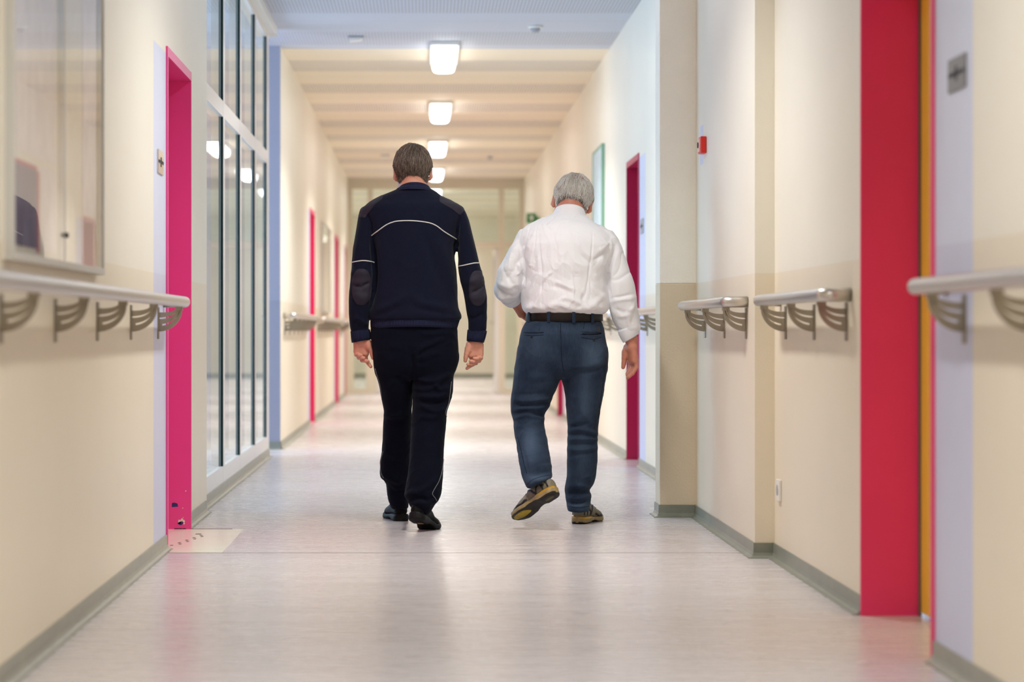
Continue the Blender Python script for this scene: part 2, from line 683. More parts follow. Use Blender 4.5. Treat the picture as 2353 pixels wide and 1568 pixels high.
# coved vinyl baseboards
def baseboard(name, pts, m='base', h=0.062):
    """pts: run of floor points with the room on the LEFT of the walking direction"""
    prof = [(0.0, h), (0.006, h), (0.007, 0.022), (0.011, 0.010), (0.022, 0.004), (0.03, 0.003), (0.03, 0.0), (0.0, 0.0)]
    P2 = [np.array(p, float) for p in pts]
    rings = []
    for i, p in enumerate(P2):
        dirs = []
        if i > 0:
            dirs.append((p - P2[i - 1]) / np.linalg.norm(p - P2[i - 1]))
        if i < len(P2) - 1:
            dirs.append((P2[i + 1] - p) / np.linalg.norm(P2[i + 1] - p))
        ns = [np.array([-d[1], d[0]]) for d in dirs]
        n = sum(ns)
        n = n / np.linalg.norm(n)
        k = 1.0 / max(0.3, n @ ns[0])
        rings.append([(p[0] + n[0] * o * k, p[1] + n[1] * o * k, z) for o, z in prof])
    mb = MB()
    mb.loft(rings, 0, smooth=False)
    o = mb.build(name, M[m], loc=(P2[0][0], P2[0][1], 0))
    return struct(o)


# left side: walking towards -y keeps the room (+x) on the left
baseboard('baseboard_left', [(XL, 9.995), (XL, -9)])
baseboard('baseboard_left', [(XL - 0.018, 12.0), (XL - 0.018, 11.005)])
baseboard('baseboard_left', [(-1.15, 17.35), (-1.15, 12.0)])
baseboard('baseboard_left', [(XLF, 18.38), (-1.9, 18.38)], 'base_dark')
baseboard('baseboard_left', [(XLF, 23.1), (XLF, 18.4)])
baseboard('baseboard_left', [(XLF, 29.6), (XLF, 24.0)])
baseboard('baseboard_left', [(XLF, 33.0), (XLF, 30.6)])
baseboard('baseboard_right', [(XR, -9), (XR, 6.595)])
baseboard('baseboard_right', [(XR, 7.675), (XR, 9.61), (XRR, 9.61), (XRR, 11.7), (1.17, 11.7), (1.17, 11.92)], 'base_dark')
baseboard('baseboard_right', [(XRF, 11.92), (XRF, 15.995)])
baseboard('baseboard_right', [(XRF, 16.935), (XRF, 24.8)])
baseboard('baseboard_right', [(XRF, 25.7), (XRF, 33.1)])
baseboard('baseboard_end', [(-2.4, 46.5), (2.4, 46.5)][::-1], 'base_dark', 0.075)


# doors -----------------------------------------------------------
def door(n, X, side, y0, y1, m_frame, m_leaf, depth=0.19, label=None, chips=False, leaf_gap=True):
    """steel frame lining the opening plus the leaf at its back; side: +1 opening in the left wall, -1 in the right"""
    out = -side
    root = empty('door_%d' % n, (X, y0, 0))
    root['kind'] = 'structure'
    if label:
        root['label'] = label
    a, b = X + side * 0.003, X + out * depth
    t = 0.012
    mb = MB()
    mb.box(a, b, y1 - t, y1 + 0.001, 0, DTOP)           # far jamb
    mb.box(a, b, y0 - 0.001, y0 + t, 0, DTOP)           # near jamb
    mb.box(a, b, y0, y1, DTOP - t, DTOP + 0.001)        # head
    lip = 0.03
    mb.box(X - side * 0.004, X + side * 0.008, y0 - lip * 0.5, y0 + t - .0005, 0, DTOP + lip)
    mb.box(X - side * 0.004, X + side * 0.008, y1 - t + .0005, y1 + lip * 0.2, 0, DTOP + lip)
    mb.box(X - side * 0.004, X + side * 0.0078, y0 - lip * 0.5 + .0005, y1 + lip * 0.2 - .0005, DTOP - t + .0005, DTOP + lip - .0005)
    mb.build('frame', m_frame, root)
    if chips:
        ch = MB()
        r = random.Random(3)
        yj = y1 - t - 0.0006

        def blob(px, py, rx, rz, mi):
            cx, cz = (px - VX) * yj / F, CH - (py - VY) * yj / F
            pts = []
            for k in range(11):
                q = 0.75 + 0.5 * r.random()
                an = 2 * math.pi * k / 11
                pts.append((cx + rx * q * math.cos(an), yj, cz + rz * q * math.sin(an)))
            pb = [(p[0], yj + 0.0005, p[2]) for p in pts]
            ch.loft([pts, pb], mi, smooth=False)
        blob(401, 1161, 0.017, 0.011, 0)
        blob(415, 1203, 0.013, 0.008, 0)
        for (px, py, rx, rz) in ((413, 1199, 0.007, 0.01), (418, 1195, 0.006, 0.006), (422.5, 1198, 0.005, 0.006), (423, 1204, 0.004, 0.004),
                                 (420, 1168, 0.0025, 0.0025), (427, 1129, 0.003, 0.003), (421, 1190, 0.002, 0.002)):
            blob(px, py, rx, rz, 1)
        for k in range(14):
            blob(402 + 1.9 * k, 1215.5 + 1.2 * r.random(), 0.004, 0.003, 2)
        o = ch.build('chipped_paint', [mat('chip_blue', (34, 46, 104), 0.5), mat('chip_cream', (222, 218, 200), 0.5), mat('chip_dark', (96, 22, 52), 0.5)], root)
        o['label'] = 'chipped paint showing blue and cream'
    mb = MB()
    xo = X + out * (depth - 0.005)
    mb.box(xo, xo + out * 0.045, y0 + t + 0.004, y1 - t - (0.012 if leaf_gap else 0.004), 0.012, DTOP - t - 0.004)
    leaf = mb.build('leaf', m_leaf, root, bevel=0.002)
    mb = MB()
    hy = y0 + t + 0.08
    mb.tube([(xo, hy, 1.05), (xo - out * 0.05, hy, 1.05), (xo - out * 0.055, hy + 0.02, 1.05), (xo - out * 0.055, hy + 0.12, 1.05)], 0.009, 10)
    mb.box(xo, xo - out * 0.008, hy - 0.02, hy + 0.02, 0.96, 1.12)
    mb.build('handle', M['steel'], leaf)
    mb = MB()
    mb.box(X + out * (depth - 0.012), X + out * (depth - 0.004), y1 - t - 0.012, y1 - t, 0.0, DTOP - t)
    mb.build('gasket', M['gasket_grey'], root)
    return root


door(1, XL, 1, 10.0, 11.0, M['pink'], M['pink'], label='pink door recess in the left wall with chipped frame', chips=True)
door(2, XR, -1, 6.6, 7.67, M['red'], M['orange'], label='red door recess with an orange leaf in the right wall')
door(3, XLF, 1, 23.1, 24.0, M['red'], M['red'], label='first red door far down the left wall')
door(4, XLF, 1, 29.6, 30.6, M['red'], M['red'], label='second red door far down the left wall')
door(5, XLF, 1, 33.0, 33.9, M['pale_door'], M['pale_door'], label='pale brown door at the far end of the left wall')
door(6, XRF, -1, 16.0, 16.93, M['dark_red'], M['dark_red'], label='crimson door recess beyond the pillar')
door(7, XRF, -1, 24.8, 25.7, M['dark_red'], M['dark_red'], label='crimson door far down the right wall')
door(8, XRF, -1, 33.1, 34.0, M['dark_red'], M['dark_red'], label='crimson door at the far end of the right wall')


# glass partition on the left ------------------------------------
root = struct(empty('window_1', (-1.15, 12.05, 0)), 'tall glass partition with white mullions on the left')
GX = -1.15
y_a, y_b = 12.05, 17.35
mull = [13.4, 14.62, 15.9, 17.08]
fr = MB()
fr.box(GX - .0005, GX - 0.069, y_a + .001, y_b - .001, 0.061, 0.155)          # bottom rail
fr.box(GX - .0005, GX - 0.069, y_a + .001, y_b - .001, 2.15, 2.24)           # transom
fr.box(GX - .0005, GX - 0.069, y_a + .001, y_b - .001, 3.07, 3.099)           # top rail
fr.box(GX, GX - 0.07, y_a, y_a + 0.10, 0.0605, 3.0995)
fr.box(GX, GX - 0.07, y_b - 0.10, y_b, 0.0605, 3.0995)
for y in mull:
    fr.box(GX, GX - 0.07, y + 0.012, y + 0.12, 0.0605, 3.0995)
fr.build('frame', M['white_metal'], root)
for y in mull:
    for (za, zb) in ((0.155, 2.15), (2.24, 3.07)):
        g = MB()
        g.box(GX - 0.0005, GX - 0.0125, y, y + 0.0119, za, zb)
        g.build('gasket', M['gasket'], root)
eds = [y_a + 0.10] + [m for m in mull] + [y_b - 0.10]
for i in range(5):
    ya = eds[i] + (0.0 if i == 0 else 0.12)
    yb = eds[i + 1]
    if yb - ya < 0.05:
        continue
    for (za, zb) in ((0.155, 2.15), (2.24, 3.07)):
        g = MB()
        g.box(GX - 0.013, GX - 0.019, ya, yb, za, zb)
        g.build('glass_pane', M['glass'], root)
# dado under the bottom rail
g = MB()
g.box(GX, GX - 0.09, y_a, y_b, 0.0, 0.06)
g.build('sill', M['wall_low'], root)
# a pale green door seen through the glass
g = MB()
g.box(-2.9, -2.0, 18.34, 18.378, 0.0, 2.1)
struct(g.build('door_9', M['door_green']), 'pale green door seen through the glass partition')

# end partition -----------------------------------------------------
S_E = F / YE


def ex(px):
    return (px - VX) / S_E


def ez(py):
    return CH - (py - VY) / S_E


root = struct(empty('window_2', (0.15, YE, 0)), 'cream glazed partition with open doorway at the corridor end')
fr = MB()
t0, t1 = YE - 0.04, YE + 0.04
fr.box(ex(798) + .001, XRF - .001, t0 + .002, t1 - .002, ez(435), ZC - .001)
fr.box(ex(798) + .001, XRF - .001, t0 + .002, t1 - .002, ez(569), ez(556))
for a, b in ((798, 810), (845, 857), (1146, 1158), (1193, 1206)):
    fr.box(ex(a), ex(b), t0, t1, 0.001, ZC - .0015)
fr.box(ex(857) - .001, ex(865), t0 + .001, t1 - .001, 0.001, ez(569))
for (a, b) in ((810, 845), (1158, 1193)):
    fr.box(ex(a) - .002, ex(b) + .002, t0 + .004, t1 - .004, 0.001, ez(893))
    fr.box(ex(a) - .002, ex(a + 3), t0 + .003, t1 - .003, 0.001, ez(569) + .002)
    fr.box(ex(b - 4), ex(b) + .002, t0 + .003, t1 - .003, 0.001, ez(569) + .002)
fr.build('frame', M['frame_cream'], root)
for (a, b, c, d) in ((810, 845, 435, 556), (857, 1146, 435, 556), (1158, 1193, 435, 556), (813, 841, 569, 893), (1161, 1189, 569, 893)):
    g = MB()
    g.box(ex(a), ex(b), YE - 0.004, YE + 0.004, ez(d), ez(c))
    g.build('glass_pane', M['glass'], root)
for (xa, s, nm) in ((ex(1146), 1, 10), (ex(865), -1, 11)):
    dr = struct(empty('door_%d' % nm, (xa, YE + 0.05, 0)), ('right' if s > 0 else 'left') + ' leaf of the open glazed door at the corridor end')
    g = MB()
    x0, x1 = xa - 0.05 * (s > 0), xa + 0.05 * (s < 0)
    x0, x1 = min(x0, x1), max(x0, x1)
    ya, yb = YE + 0.05, YE + 1.05
    g.box(x0, x1, ya, ya + 0.1, 0.01, 2.15)
    g.box(x0, x1, yb - 0.1, yb, 0.01, 2.15)
    g.box(x0, x1, ya + 0.1, yb - 0.1, 0.01, 0.25)
    g.box(x0, x1, ya + 0.1, yb - 0.1, 2.03, 2.15)
    g.build('leaf_frame', M['white_metal'], dr, bevel=0.003)
    g = MB()
    g.box((x0 + x1) / 2 - 0.004, (x0 + x1) / 2 + 0.004, ya + 0.1, yb - 0.1, 0.25, 2.03)
    g.build('glass_pane', M['glass'], dr)
    g = MB()
    xm = x0 if s > 0 else x1
    g.tube([(xm, yb - 0.05, 1.05), (xm - s * 0.05, yb - 0.05, 1.05), (xm - s * 0.05, yb - 0.17, 1.05)], 0.011, 10)
    g.build('handle', M['steel'], dr)


# ------------------------------------------------------------------ ceiling lamps
lamp_src = None


def make_lamp(y0, label):
    X, L = 0.155, 1.34
    root = empty('ceiling_lamp', (X, y0, ZC))
    tag(root, label, 'ceiling lamp', 'fluorescent ceiling lamps down the corridor')
    mb = MB()
    mb.box(X - 0.113, X + 0.113, y0, y0 + L, ZC - 0.035, ZC - 0.0005)
    mb.build('housing', M['plastic_white'], root, bevel=0.006)
    mb = MB()
    prof = []
    for k in range(21):
        a = math.pi * k / 20
        c, s = math.cos(a), math.sin(a)
        prof.append((0.095 * math.copysign(abs(c) ** 0.45, c), -0.078 * abs(s) ** 0.6))
    rings = []
    for (yy, sc_) in ((y0 + 0.03, 0.93), (y0 + 0.045, 1.0), (y0 + L - 0.045, 1.0), (y0 + L - 0.03, 0.93)):
        rings.append([(X + p[0] * sc_, yy, ZC - 0.03 + p[1] * sc_) for p in prof])
    mb.loft(rings, 0)
    for i, f in enumerate(mb.f):
        q = np.array([mb.v[j] for j in f])
        nn = np.cross(q[1] - q[0], q[2] - q[0])
        nn = nn / (np.linalg.norm(nn) + 1e-12)
        mb.m[i] = 0 if abs(nn[2]) > 0.75 else 1
    mb.build('diffuser', [M['lamp'], M['lamp_side']], root)
    a = area('tube_light', (0, L / 2, -0.118), (0, 0, 0), 0.16, 1.22, LAMP_POWER, LAMP_COLOR)
    a.data.spread = math.radians(125)
    a.parent = root
    return root


lamp_ys = [18.08 + 4.66 * k for k in range(-5, 6)]
names = {18.08: 'nearest white fluorescent ceiling lamp in view, below the perforated bands'}
LB = ['nearest and largest white fluorescent ceiling lamp in view', 'second white fluorescent ceiling lamp from the front',
      'third white ceiling lamp, just above the dark-haired head', 'fourth white ceiling lamp, beside the dark-haired head',
      'farthest white ceiling lamp, seen through the end glazing']


def copy_tree(o, dy, parent=None):
    c = o.copy()
    COL.objects.link(c)
    if parent is not None:
        c.parent = parent
    else:
        c.location = (o.location[0], o.location[1] + dy, o.location[2])
    for ch in list(o.children):
        copy_tree(ch, 0, c)
    return c


lamp0 = make_lamp(18.08, LB[0])
near_tube = [ch for ch in lamp0.children if ch.type == 'LIGHT'][0].data.copy()
near_tube.energy = LAMP_POWER_NEAR
dim_tube = near_tube.copy()
dim_tube.energy = LAMP_POWER_DIM
for k in range(-5, 7):
    if k == 0:
        continue
    c = copy_tree(lamp0, 4.66 * k)
    if k < 0:
        for ch in c.children:
            if ch.type == 'LIGHT':
                ch.data = dim_tube if k == -1 else near_tube
    if 0 < k < 5:
        c['label'] = LB[k]
    elif k >= 5:  # lamps added beyond the visible row to brighten the end hall
        c['label'] = 'added ceiling lamp brightening the hall beyond the end glazing'
    else:
        c['label'] = 'white fluorescent ceiling lamp overhead before the frame'


# ceiling detectors
def wedge(X, y, label):
    root = empty('smoke_detector', (X, y, ZC))
    tag(root, label, 'smoke detector')
    mb = MB()
    mb.box(X - 0.058, X + 0.058, y - 0.05, y + 0.05, ZC - 0.014, ZC - 0.0005)
    mb.build('base_plate', M['plastic_grey'], root, bevel=0.003)
    mb = MB()
    v = [(X - 0.05, y - 0.045, ZC - 0.014), (X + 0.05, y - 0.045, ZC - 0.014), (X + 0.05, y + 0.045, ZC - 0.014), (X - 0.05, y + 0.045, ZC - 0.014),
         (X - 0.048, y - 0.04, ZC - 0.042), (X + 0.036, y - 0.04, ZC - 0.034), (X + 0.036, y + 0.04, ZC - 0.034), (X - 0.048, y + 0.04, ZC - 0.042)]
    mb.add(v, [(0, 1, 2, 3), (7, 6, 5, 4), (0, 4, 5, 1), (1, 5, 6, 2), (2, 6, 7, 3), (3, 7, 4, 0)])
    mb.build('cover', M['plastic_white'], root, bevel=0.004)


def dome(X, y, label):
    root = empty('motion_sensor', (X, y, ZC))
    tag(root, label, 'motion sensor')
    n = 24
    mb = MB()
    mb.loft([[(X + r * math.cos(2 * math.pi * k / n), y + r * math.sin(2 * math.pi * k / n), z) for k in range(n)]
             for r, z in ((0.055, ZC - 0.0005), (0.055, ZC - 0.012), (0.045, ZC - 0.018))])
    mb.build('base_plate', M['plastic_white'], root)
    mb = MB()
    mb.loft([[(X + r * math.cos(2 * math.pi * k / n), y + r * math.sin(2 * math.pi * k / n), z) for k in range(n)]
             for r, z in ((0.036, ZC - 0.017), (0.035, ZC - 0.030), (0.028, ZC - 0.042), (0.015, ZC - 0.049), (0.002, ZC - 0.051))])
    mb.build('lens', M['plastic_grey'], root)


wedge(-0.52, 17.8, 'small grey wedge detector on the ceiling left of the nearest lamp')
dome(0.81, 17.2, 'small domed sensor on the ceiling right of the nearest lamp')
wedge(-0.50, 29.8, 'faint far detector on the ceiling left of the third lamp')
dome(0.83, 29.9, 'faint far sensor on the ceiling right of the third lamp')


# ------------------------------------------------------------------ handrails
def handrail(X, side, y0, y1, brackets, label, group=None, z=1.05, off=0.092):
    """tube along the wall x = X, its ends turned back into the wall; brackets at the given depths"""
    root = empty('handrail', (X, y0, z))
    tag(root, label, 'handrail', group)
    xr = X + side * off
    R = 0.03
    mb = MB()
    pts = [(X + side * 0.002, y0 + 0.0225, z)]
    for k in range(6):
        a = math.pi / 2 * k / 5
        pts.append((xr - side * R * (1 - math.sin(a)), y0 + 0.0225 + R * (1 - math.cos(a)), z))
    for k in range(6):
        a = math.pi / 2 * (1 - k / 5)
        pts.append((xr - side * R * (1 - math.sin(a)), y1 - 0.0225 - R * (1 - math.cos(a)), z))
    pts.append((X + side * 0.002, y1 - 0.0225, z))
    mb.tube(pts, 0.0235, 20)
    mb.build('rail', M['steel'], root)
    for yb in brackets:
        b = MB()
        for (xo, zo, w) in ((0.078, -0.056, 0.0062), (0.086, -0.083, 0.0062), (0.094, -0.112, 0.0068)):
            rings = []
            for k in range(13):
                a = math.pi / 2 * k / 12
                x = 0.006 + (xo - 0.006) * math.cos(a)
                zz = -0.030 + (zo + 0.030) * math.sin(a)
                # in-plane normal
                tx, tz = -(xo - 0.006) * math.sin(a), (zo + 0.030) * math.cos(a)
                l = math.hypot(tx, tz) + 1e-9
                nx, nz = -tz / l, tx / l
                ww = w * (0.75 + 1.05 * k / 12)
                rings.append([(X + side * (x + s1 * nx * ww), yb + s2 * 0.0045, z + zz + s1 * nz * ww) for s1, s2 in ((-1, -1), (1, -1), (1, 1), (-1, 1))])
            b.loft(rings, 0, smooth=False)
        b.box(X + side * 0.004, X + side * 0.018, yb - 0.008, yb + 0.008, z - 0.122, z - 0.088)
        b.box(X + side * 0.072, X + side * 0.102, yb - 0.011, yb + 0.011, z - 0.036, z - 0.018)
        br = b.build('bracket', M['bracket'], root)
        p = MB()
        p.box(X + side * 0.0002, X + side * 0.005, yb - 0.020, yb + 0.020, z - 0.155, z - 0.024)
        p.build('wall_plate', M['bracket'], br, bevel=0.002)
    return root


handrail(XL, 1, 3.0, 9.92, [3.39, 4.29, 5.19, 6.09, 6.99, 7.89, 8.79, 9.69], 'long steel handrail below the display case on the left wall')
handrail(XRR, -1, 9.80, 11.52, [9.86, 10.58, 11.3], 'short steel handrail between the pillar and the wall step')
handrail(XR, -1, 7.86, 9.46, [7.96, 8.62, 9.30], 'short steel handrail before the wide red door recess')
handrail(XR, -1, 3.0, 6.45, [3.4, 4.1, 4.8, 5.52, 6.22], 'nearest steel handrail at the right edge, its rounded end over the orange door')
GRP = 'handrails far down the corridor'
handrail(XLF, 1, 18.75, 22.5, [18.95 + 0.68 * k for k in range(6)], 'far handrail on the left wall just past the glass partition', GRP)
handrail(XLF, 1, 24.5, 29.1, [24.7 + 0.72 * k for k in range(7)], 'far handrail between the two red doors on the left wall', GRP)
handrail(XLF, 1, 31.0, 32.6, [31.2, 31.8, 32.4], 'farthest handrail on the left wall after the second red door', GRP)
handrail(XRF, -1, 12.6, 15.6, [12.9, 13.75, 14.6, 15.4], 'far handrail beside the crimson door behind the white shirt sleeve', GRP)
handrail(XRF, -1, 17.4, 24.3, [17.6 + 0.82 * k for k in range(9)], 'far handrail on the right wall showing left of the sleeve', GRP)
handrail(XRF, -1, 26.2, 32.6, [26.4 + 1.0 * k for k in range(7)], 'farthest handrail on the right wall behind the white-shirted man', GRP)


# ------------------------------------------------------------------ things on the walls
def display_case(X, side, y0, y1, z0, z1, ym, label, posters=True, dep=0.03):
    root = empty('display_case', (X, y0, z0))
    tag(root, label, 'display case')
    s = side
    mb = MB()
    mb.box(X + s * 0.0005, X + s * 0.006, y0, y1, z0, z1)
    mb.build('backing', M['backing'], root)
    w = 0.022
    mb = MB()
    for (a, b, c, d) in ((y0, y1, z0, z0 + w), (y0, y1, z1 - w, z1), (y0, y0 + w, z0 + w, z1 - w), (y1 - w, y1, z0 + w, z1 - w)):
        mb.box(X + s * 0.006, X + s * dep, a, b, c, d)
    if ym:
        mb.box(X + s * 0.006, X + s * (dep - 0.004), ym - 0.01, ym + 0.01, z0 + w, z1 - w)
    mb.build('frame', M['alu'], root, bevel=0.002)
    for (a, b) in (((y0 + w, ym - 0.01), (ym + 0.01, y1 - w)) if ym else ((y0 + w, y1 - w),)):
        mb = MB()
        mb.box(X + s * (dep - 0.009), X + s * (dep - 0.005), a, b, z0 + w, z1 - w)
        mb.build('glass_pane', M['glass_case'], root)
    if ym:
        mb = MB()
        mb.tube([(X + s * (dep - 0.006), ym, z0 + 0.10), (X + s * (dep + 0.006), ym, z0 + 0.10)], 0.008, 12)
        mb.build('lock', M['dark'], root)
    return root


def poster(X, side, y0, y1, z0, z1, m, root):
    mb = MB()
    mb.box(X + side * 0.0065, X + side * 0.008, y0, y1, z0, z1)
    return mb.build('poster', m, root)


dc = display_case(XL, 1, 6.12, 7.86, 1.115, 2.35, 7.02, 'large glass display case with posters on the near left wall')
poster(XL, 1, 6.2, 6.95, 1.42, 2.30, M['paper'], dc)
p1 = poster(XL, 1, 6.22, 6.62, 1.16, 1.38, M['poster_purple'], dc)
mb = MB()
mb.box(XL + 0.0066, XL + 0.0079, 6.62, 6.66, 1.15, 1.38)
mb.box(XL + 0.0066, XL + 0.0079, 6.22, 6.62, 1.38, 1.392)
mb.build('border', M['poster_edge'], p1)
poster(XL, 1, 6.70, 6.97, 1.16, 1.40, M['paper'], dc)
poster(XL, 1, 7.08, 7.45, 1.20, 2.25, M['paper2'], dc)
poster(XL, 1, 7.50, 7.80, 1.30, 2.20, M['paper'], dc)
display_case(XLF, 1, 25.5, 27.6, 1.13, 2.12, None, 'narrow grey glazed panel on the far left wall between red doors')

# blue picture on the right wall
root = empty('picture', (XRF, 19.1, 1.35))
tag(root, 'pale blue picture with green edge on the right wall above the white-haired head', 'picture')
mb = MB()
mb.box(XRF - 0.0005, XRF - 0.02, 19.1, 20.1, 1.35, 2.43)
mb.build('canvas', M['sky_blue'], root)
mb = MB()
for (a, b, c, d) in ((19.08, 20.12, 1.33, 1.35), (19.08, 20.12, 2.43, 2.45), (19.06, 19.1, 1.33, 2.45), (20.1, 20.12, 1.33, 2.45)):
    mb.box(XRF - 0.0005, XRF - 0.026, a, b, c, d)
mb.build('frame', M['pale_green'], root)


def door_sign(X, side, y0, y1, z0, z1, label, m):
    root = empty('door_sign', (X, y0, z0))
    tag(root, label, 'door sign')
    mb = MB()
    mb.box(X + side * 0.0005, X + side * 0.006, y0, y1, z0, z1)
    mb.build('plate', m, root, bevel=0.0015)
    mb = MB()
    ym, zm = (y0 + y1) / 2, (z0 + z1) / 2
    mb.box(X + side * 0.006, X + side * 0.0075, y0 + 0.01, y1 - 0.01, zm - 0.006, zm + 0.006)
    mb.box(X + side * 0.006, X + side * 0.0075, ym - 0.008, ym + 0.008, zm - 0.02, zm + 0.02)
    mb.build('slot', M['dark'], root)
    return root


door_sign(XL, 1, 9.66, 9.85, 1.58, 1.678, 'shiny steel door sign on the lavender strip by the pink door', M['chrome'])
door_sign(XR, -1, 6.20, 6.40, 1.575, 1.665, 'grey door sign on the lavender strip at the right edge', M['grey_plate'])
door_sign(XRF, -1, 15.66, 15.86, 1.58, 1.68, 'small pale door sign beside the crimson door', M['plastic_grey'])

# fire alarm call point
root = empty('fire_alarm_button', (XRR, 11.28, 1.78))
tag(root, 'small red fire alarm box high on the wall by the pillar', 'fire alarm')
mb = MB()
mb.box(XRR - 0.0005, XRR - 0.028, 11.26, 11.36, 1.782, 1.862)
mb.build('body', M['alarm_red'], root, bevel=0.003)
mb = MB()
mb.box(XRR - 0.028, XRR - 0.034, 11.27, 11.35, 1.79, 1.854)
mb.build('front_panel', M['alarm_pale'], root, bevel=0.001)
mb = MB()
mb.tube([(XRR - 0.034, 11.31, 1.822), (XRR - 0.038, 11.31, 1.822)], 0.014, 16)
mb.build('button', M['dark'], root)
# wall socket
root = empty('wall_socket', (XR, 9.42, 0.25))
tag(root, 'white socket low on the right wall beside the wall step', 'socket')
mb = MB()
mb.box(XR - 0.0005, XR - 0.011, 9.415, 9.50, 0.245, 0.33)
mb.build('plate', M['plastic_white'], root, bevel=0.002)
mb = MB()
mb.tube([(XR - 0.0105, 9.4575, 0.2875), (XR - 0.013, 9.4575, 0.2875)], 0.022, 20)
mb.build('insert', M['plastic_grey'], root)
# exit sign
xs, xe = 1.29, 1.42
root = empty('exit_sign', (1.36, 30.0, 2.27))
tag(root, 'small green and white exit sign jutting from the far right wall', 'exit sign')
mb = MB()
mb.box(1.30, 1.425, 29.99, 30.02, 2.30, 2.43)
mb.box(1.425, XRF - 0.0005, 29.995, 30.015, 2.34, 2.39)
mb.build('panel', M['green'], root, bevel=0.003)
mb = MB()
mb.add([(1.335, 29.988, 2.395), (1.352, 29.988, 2.395), (1.352, 29.988, 2.37), (1.375, 29.988, 2.37), (1.375, 29.988, 2.395), (1.392, 29.988, 2.395), (1.3635, 29.988, 2.31)],
       [(0, 6, 5, 4, 3, 2, 1)])
mb.add([(1.335, 29.9895, 2.395), (1.392, 29.9895, 2.395), (1.3635, 29.9895, 2.31)], [(0, 1, 2)])
mb.build('symbol', M['plastic_white'], root)


# ------------------------------------------------------------------ people: signed-distance modelling
def vnoise(p, seed=0):
    """smooth value noise in [-1, 1] for an array of points"""
    p = np.asarray(p, float)
    i = np.floor(p).astype(np.int64)
    f = p - i
    u = f * f * (3 - 2 * f)

    def h(ix, iy, iz):
        n = (ix * 374761393 + iy * 668265263 + iz * 2147483647 + seed * 1274126177) & 0xffffffff
        n = ((n ^ (n >> 13)) * 1274126177) & 0xffffffff
        n = n ^ (n >> 16)
        return (n & 0xffff) / 32767.5 - 1
    r = 0
    for dx in (0, 1):
        for dy in (0, 1):
            for dz in (0, 1):
                w = (u[:, 0] if dx else 1 - u[:, 0]) * (u[:, 1] if dy else 1 - u[:, 1]) * (u[:, 2] if dz else 1 - u[:, 2])
                r = r + w * h(i[:, 0] + dx, i[:, 1] + dy, i[:, 2] + dz)
    return r


def smin(a, b, k):
    if k <= 0:
        return np.minimum(a, b)
    h = np.clip(0.5 + 0.5 * (b - a) / k, 0, 1)
    return b * (1 - h) + a * h - k * h * (1 - h)


def smax(a, b, k):
    return -smin(-a, -b, k)


class Grid:
    def __init__(self, lo, hi, h):
        self.h = h
        self.lo = np.array(lo, float)
        n = np.ceil((np.array(hi) - self.lo) / h).astype(int) + 1
        ax = [self.lo[i] + h * np.arange(n[i]) for i in range(3)]
        self.x, self.y, self.z = ax[0][:, None, None], ax[1][None, :, None], ax[2][None, None, :]
        self.n = n
        self.zz = ax[2]

    def pts(self):
        return np.broadcast_to(self.x, self.n), np.broadcast_to(self.y, self.n), np.broadcast_to(self.z, self.n)


def rows_world(rows):
    """(py, left px, right px, depth Y, half depth) -> arrays z, cx, a, cy, b sorted by z"""
    R = []
    for (py, xl, xr, Y, hd) in rows:
        R.append((CH - (py - VY) * Y / F, ((xl + xr) / 2 - VX) * Y / F, (xr - xl) / 2 * Y / F, Y, hd))
    R.sort()
    return np.array(R)


def sd_rows(g, rows, n=2.2, grow=0.0, smooth=0.012, ends=(True, True)):
    R = rows_world(rows)
    z = R[:, 0]
    fine = np.arange(z[0] - 0.06, z[-1] + 0.06, 0.003)
    k = max(1, int(smooth / 0.003))
    ker = np.hanning(2 * k + 3)
    ker /= ker.sum()

    def ip(c):
        v = np.interp(fine, z, R[:, c])
        pv = np.pad(v, (k + 1, k + 1), mode='edge')
        v = np.convolve(pv, ker, mode='valid')
        return np.interp(g.zz, fine, v)[None, None, :]
    cx, a, cy, b = ip(1), ip(2) + grow, ip(3), ip(4) + grow
    a = np.maximum(a, 0.004)
    b = np.maximum(b, 0.004)
    dx, dy = np.abs(g.x - cx) + 1e-6, np.abs(g.y - cy) + 1e-6
    p = ((dx / a) ** n + (dy / b) ** n) ** (1 / n)
    gx = p ** (1 - n) * dx ** (n - 1) / a ** n
    gy = p ** (1 - n) * dy ** (n - 1) / b ** n
    f = (p - 1) / (np.sqrt(gx * gx + gy * gy) + 1e-6)
    if ends[0]:
        f = smax(f, (z[0] - g.z) - grow + 0 * f, 0.01)
    if ends[1]:
        f = smax(f, (g.z - z[-1]) - grow + 0 * f, 0.01)
    return f


def sd_ell(g, c, r, R=None):
    d = [g.x - c[0], g.y - c[1], g.z - c[2]]
    if R is not None:
        d = [R[0, i] * d[0] + R[1, i] * d[1] + R[2, i] * d[2] for i in range(3)]
    k0 = np.sqrt((d[0] / r[0]) ** 2 + (d[1] / r[1]) ** 2 + (d[2] / r[2]) ** 2)
    k1 = np.sqrt((d[0] / r[0] ** 2) ** 2 + (d[1] / r[1] ** 2) ** 2 + (d[2] / r[2] ** 2) ** 2)
    return k0 * (k0 - 1) / (k1 + 1e-9)


def sd_cone(g, a, b, ra, rb):
    a, b = np.asarray(a, float), np.asarray(b, float)
    ab = b - a
    t = ((g.x - a[0]) * ab[0] + (g.y - a[1]) * ab[1] + (g.z - a[2]) * ab[2]) / (ab @ ab)
    t = np.clip(t, 0, 1)
    d = np.sqrt((g.x - a[0] - t * ab[0]) ** 2 + (g.y - a[1] - t * ab[1]) ** 2 + (g.z - a[2] - t * ab[2]) ** 2)
    return d - (ra + (rb - ra) * t)


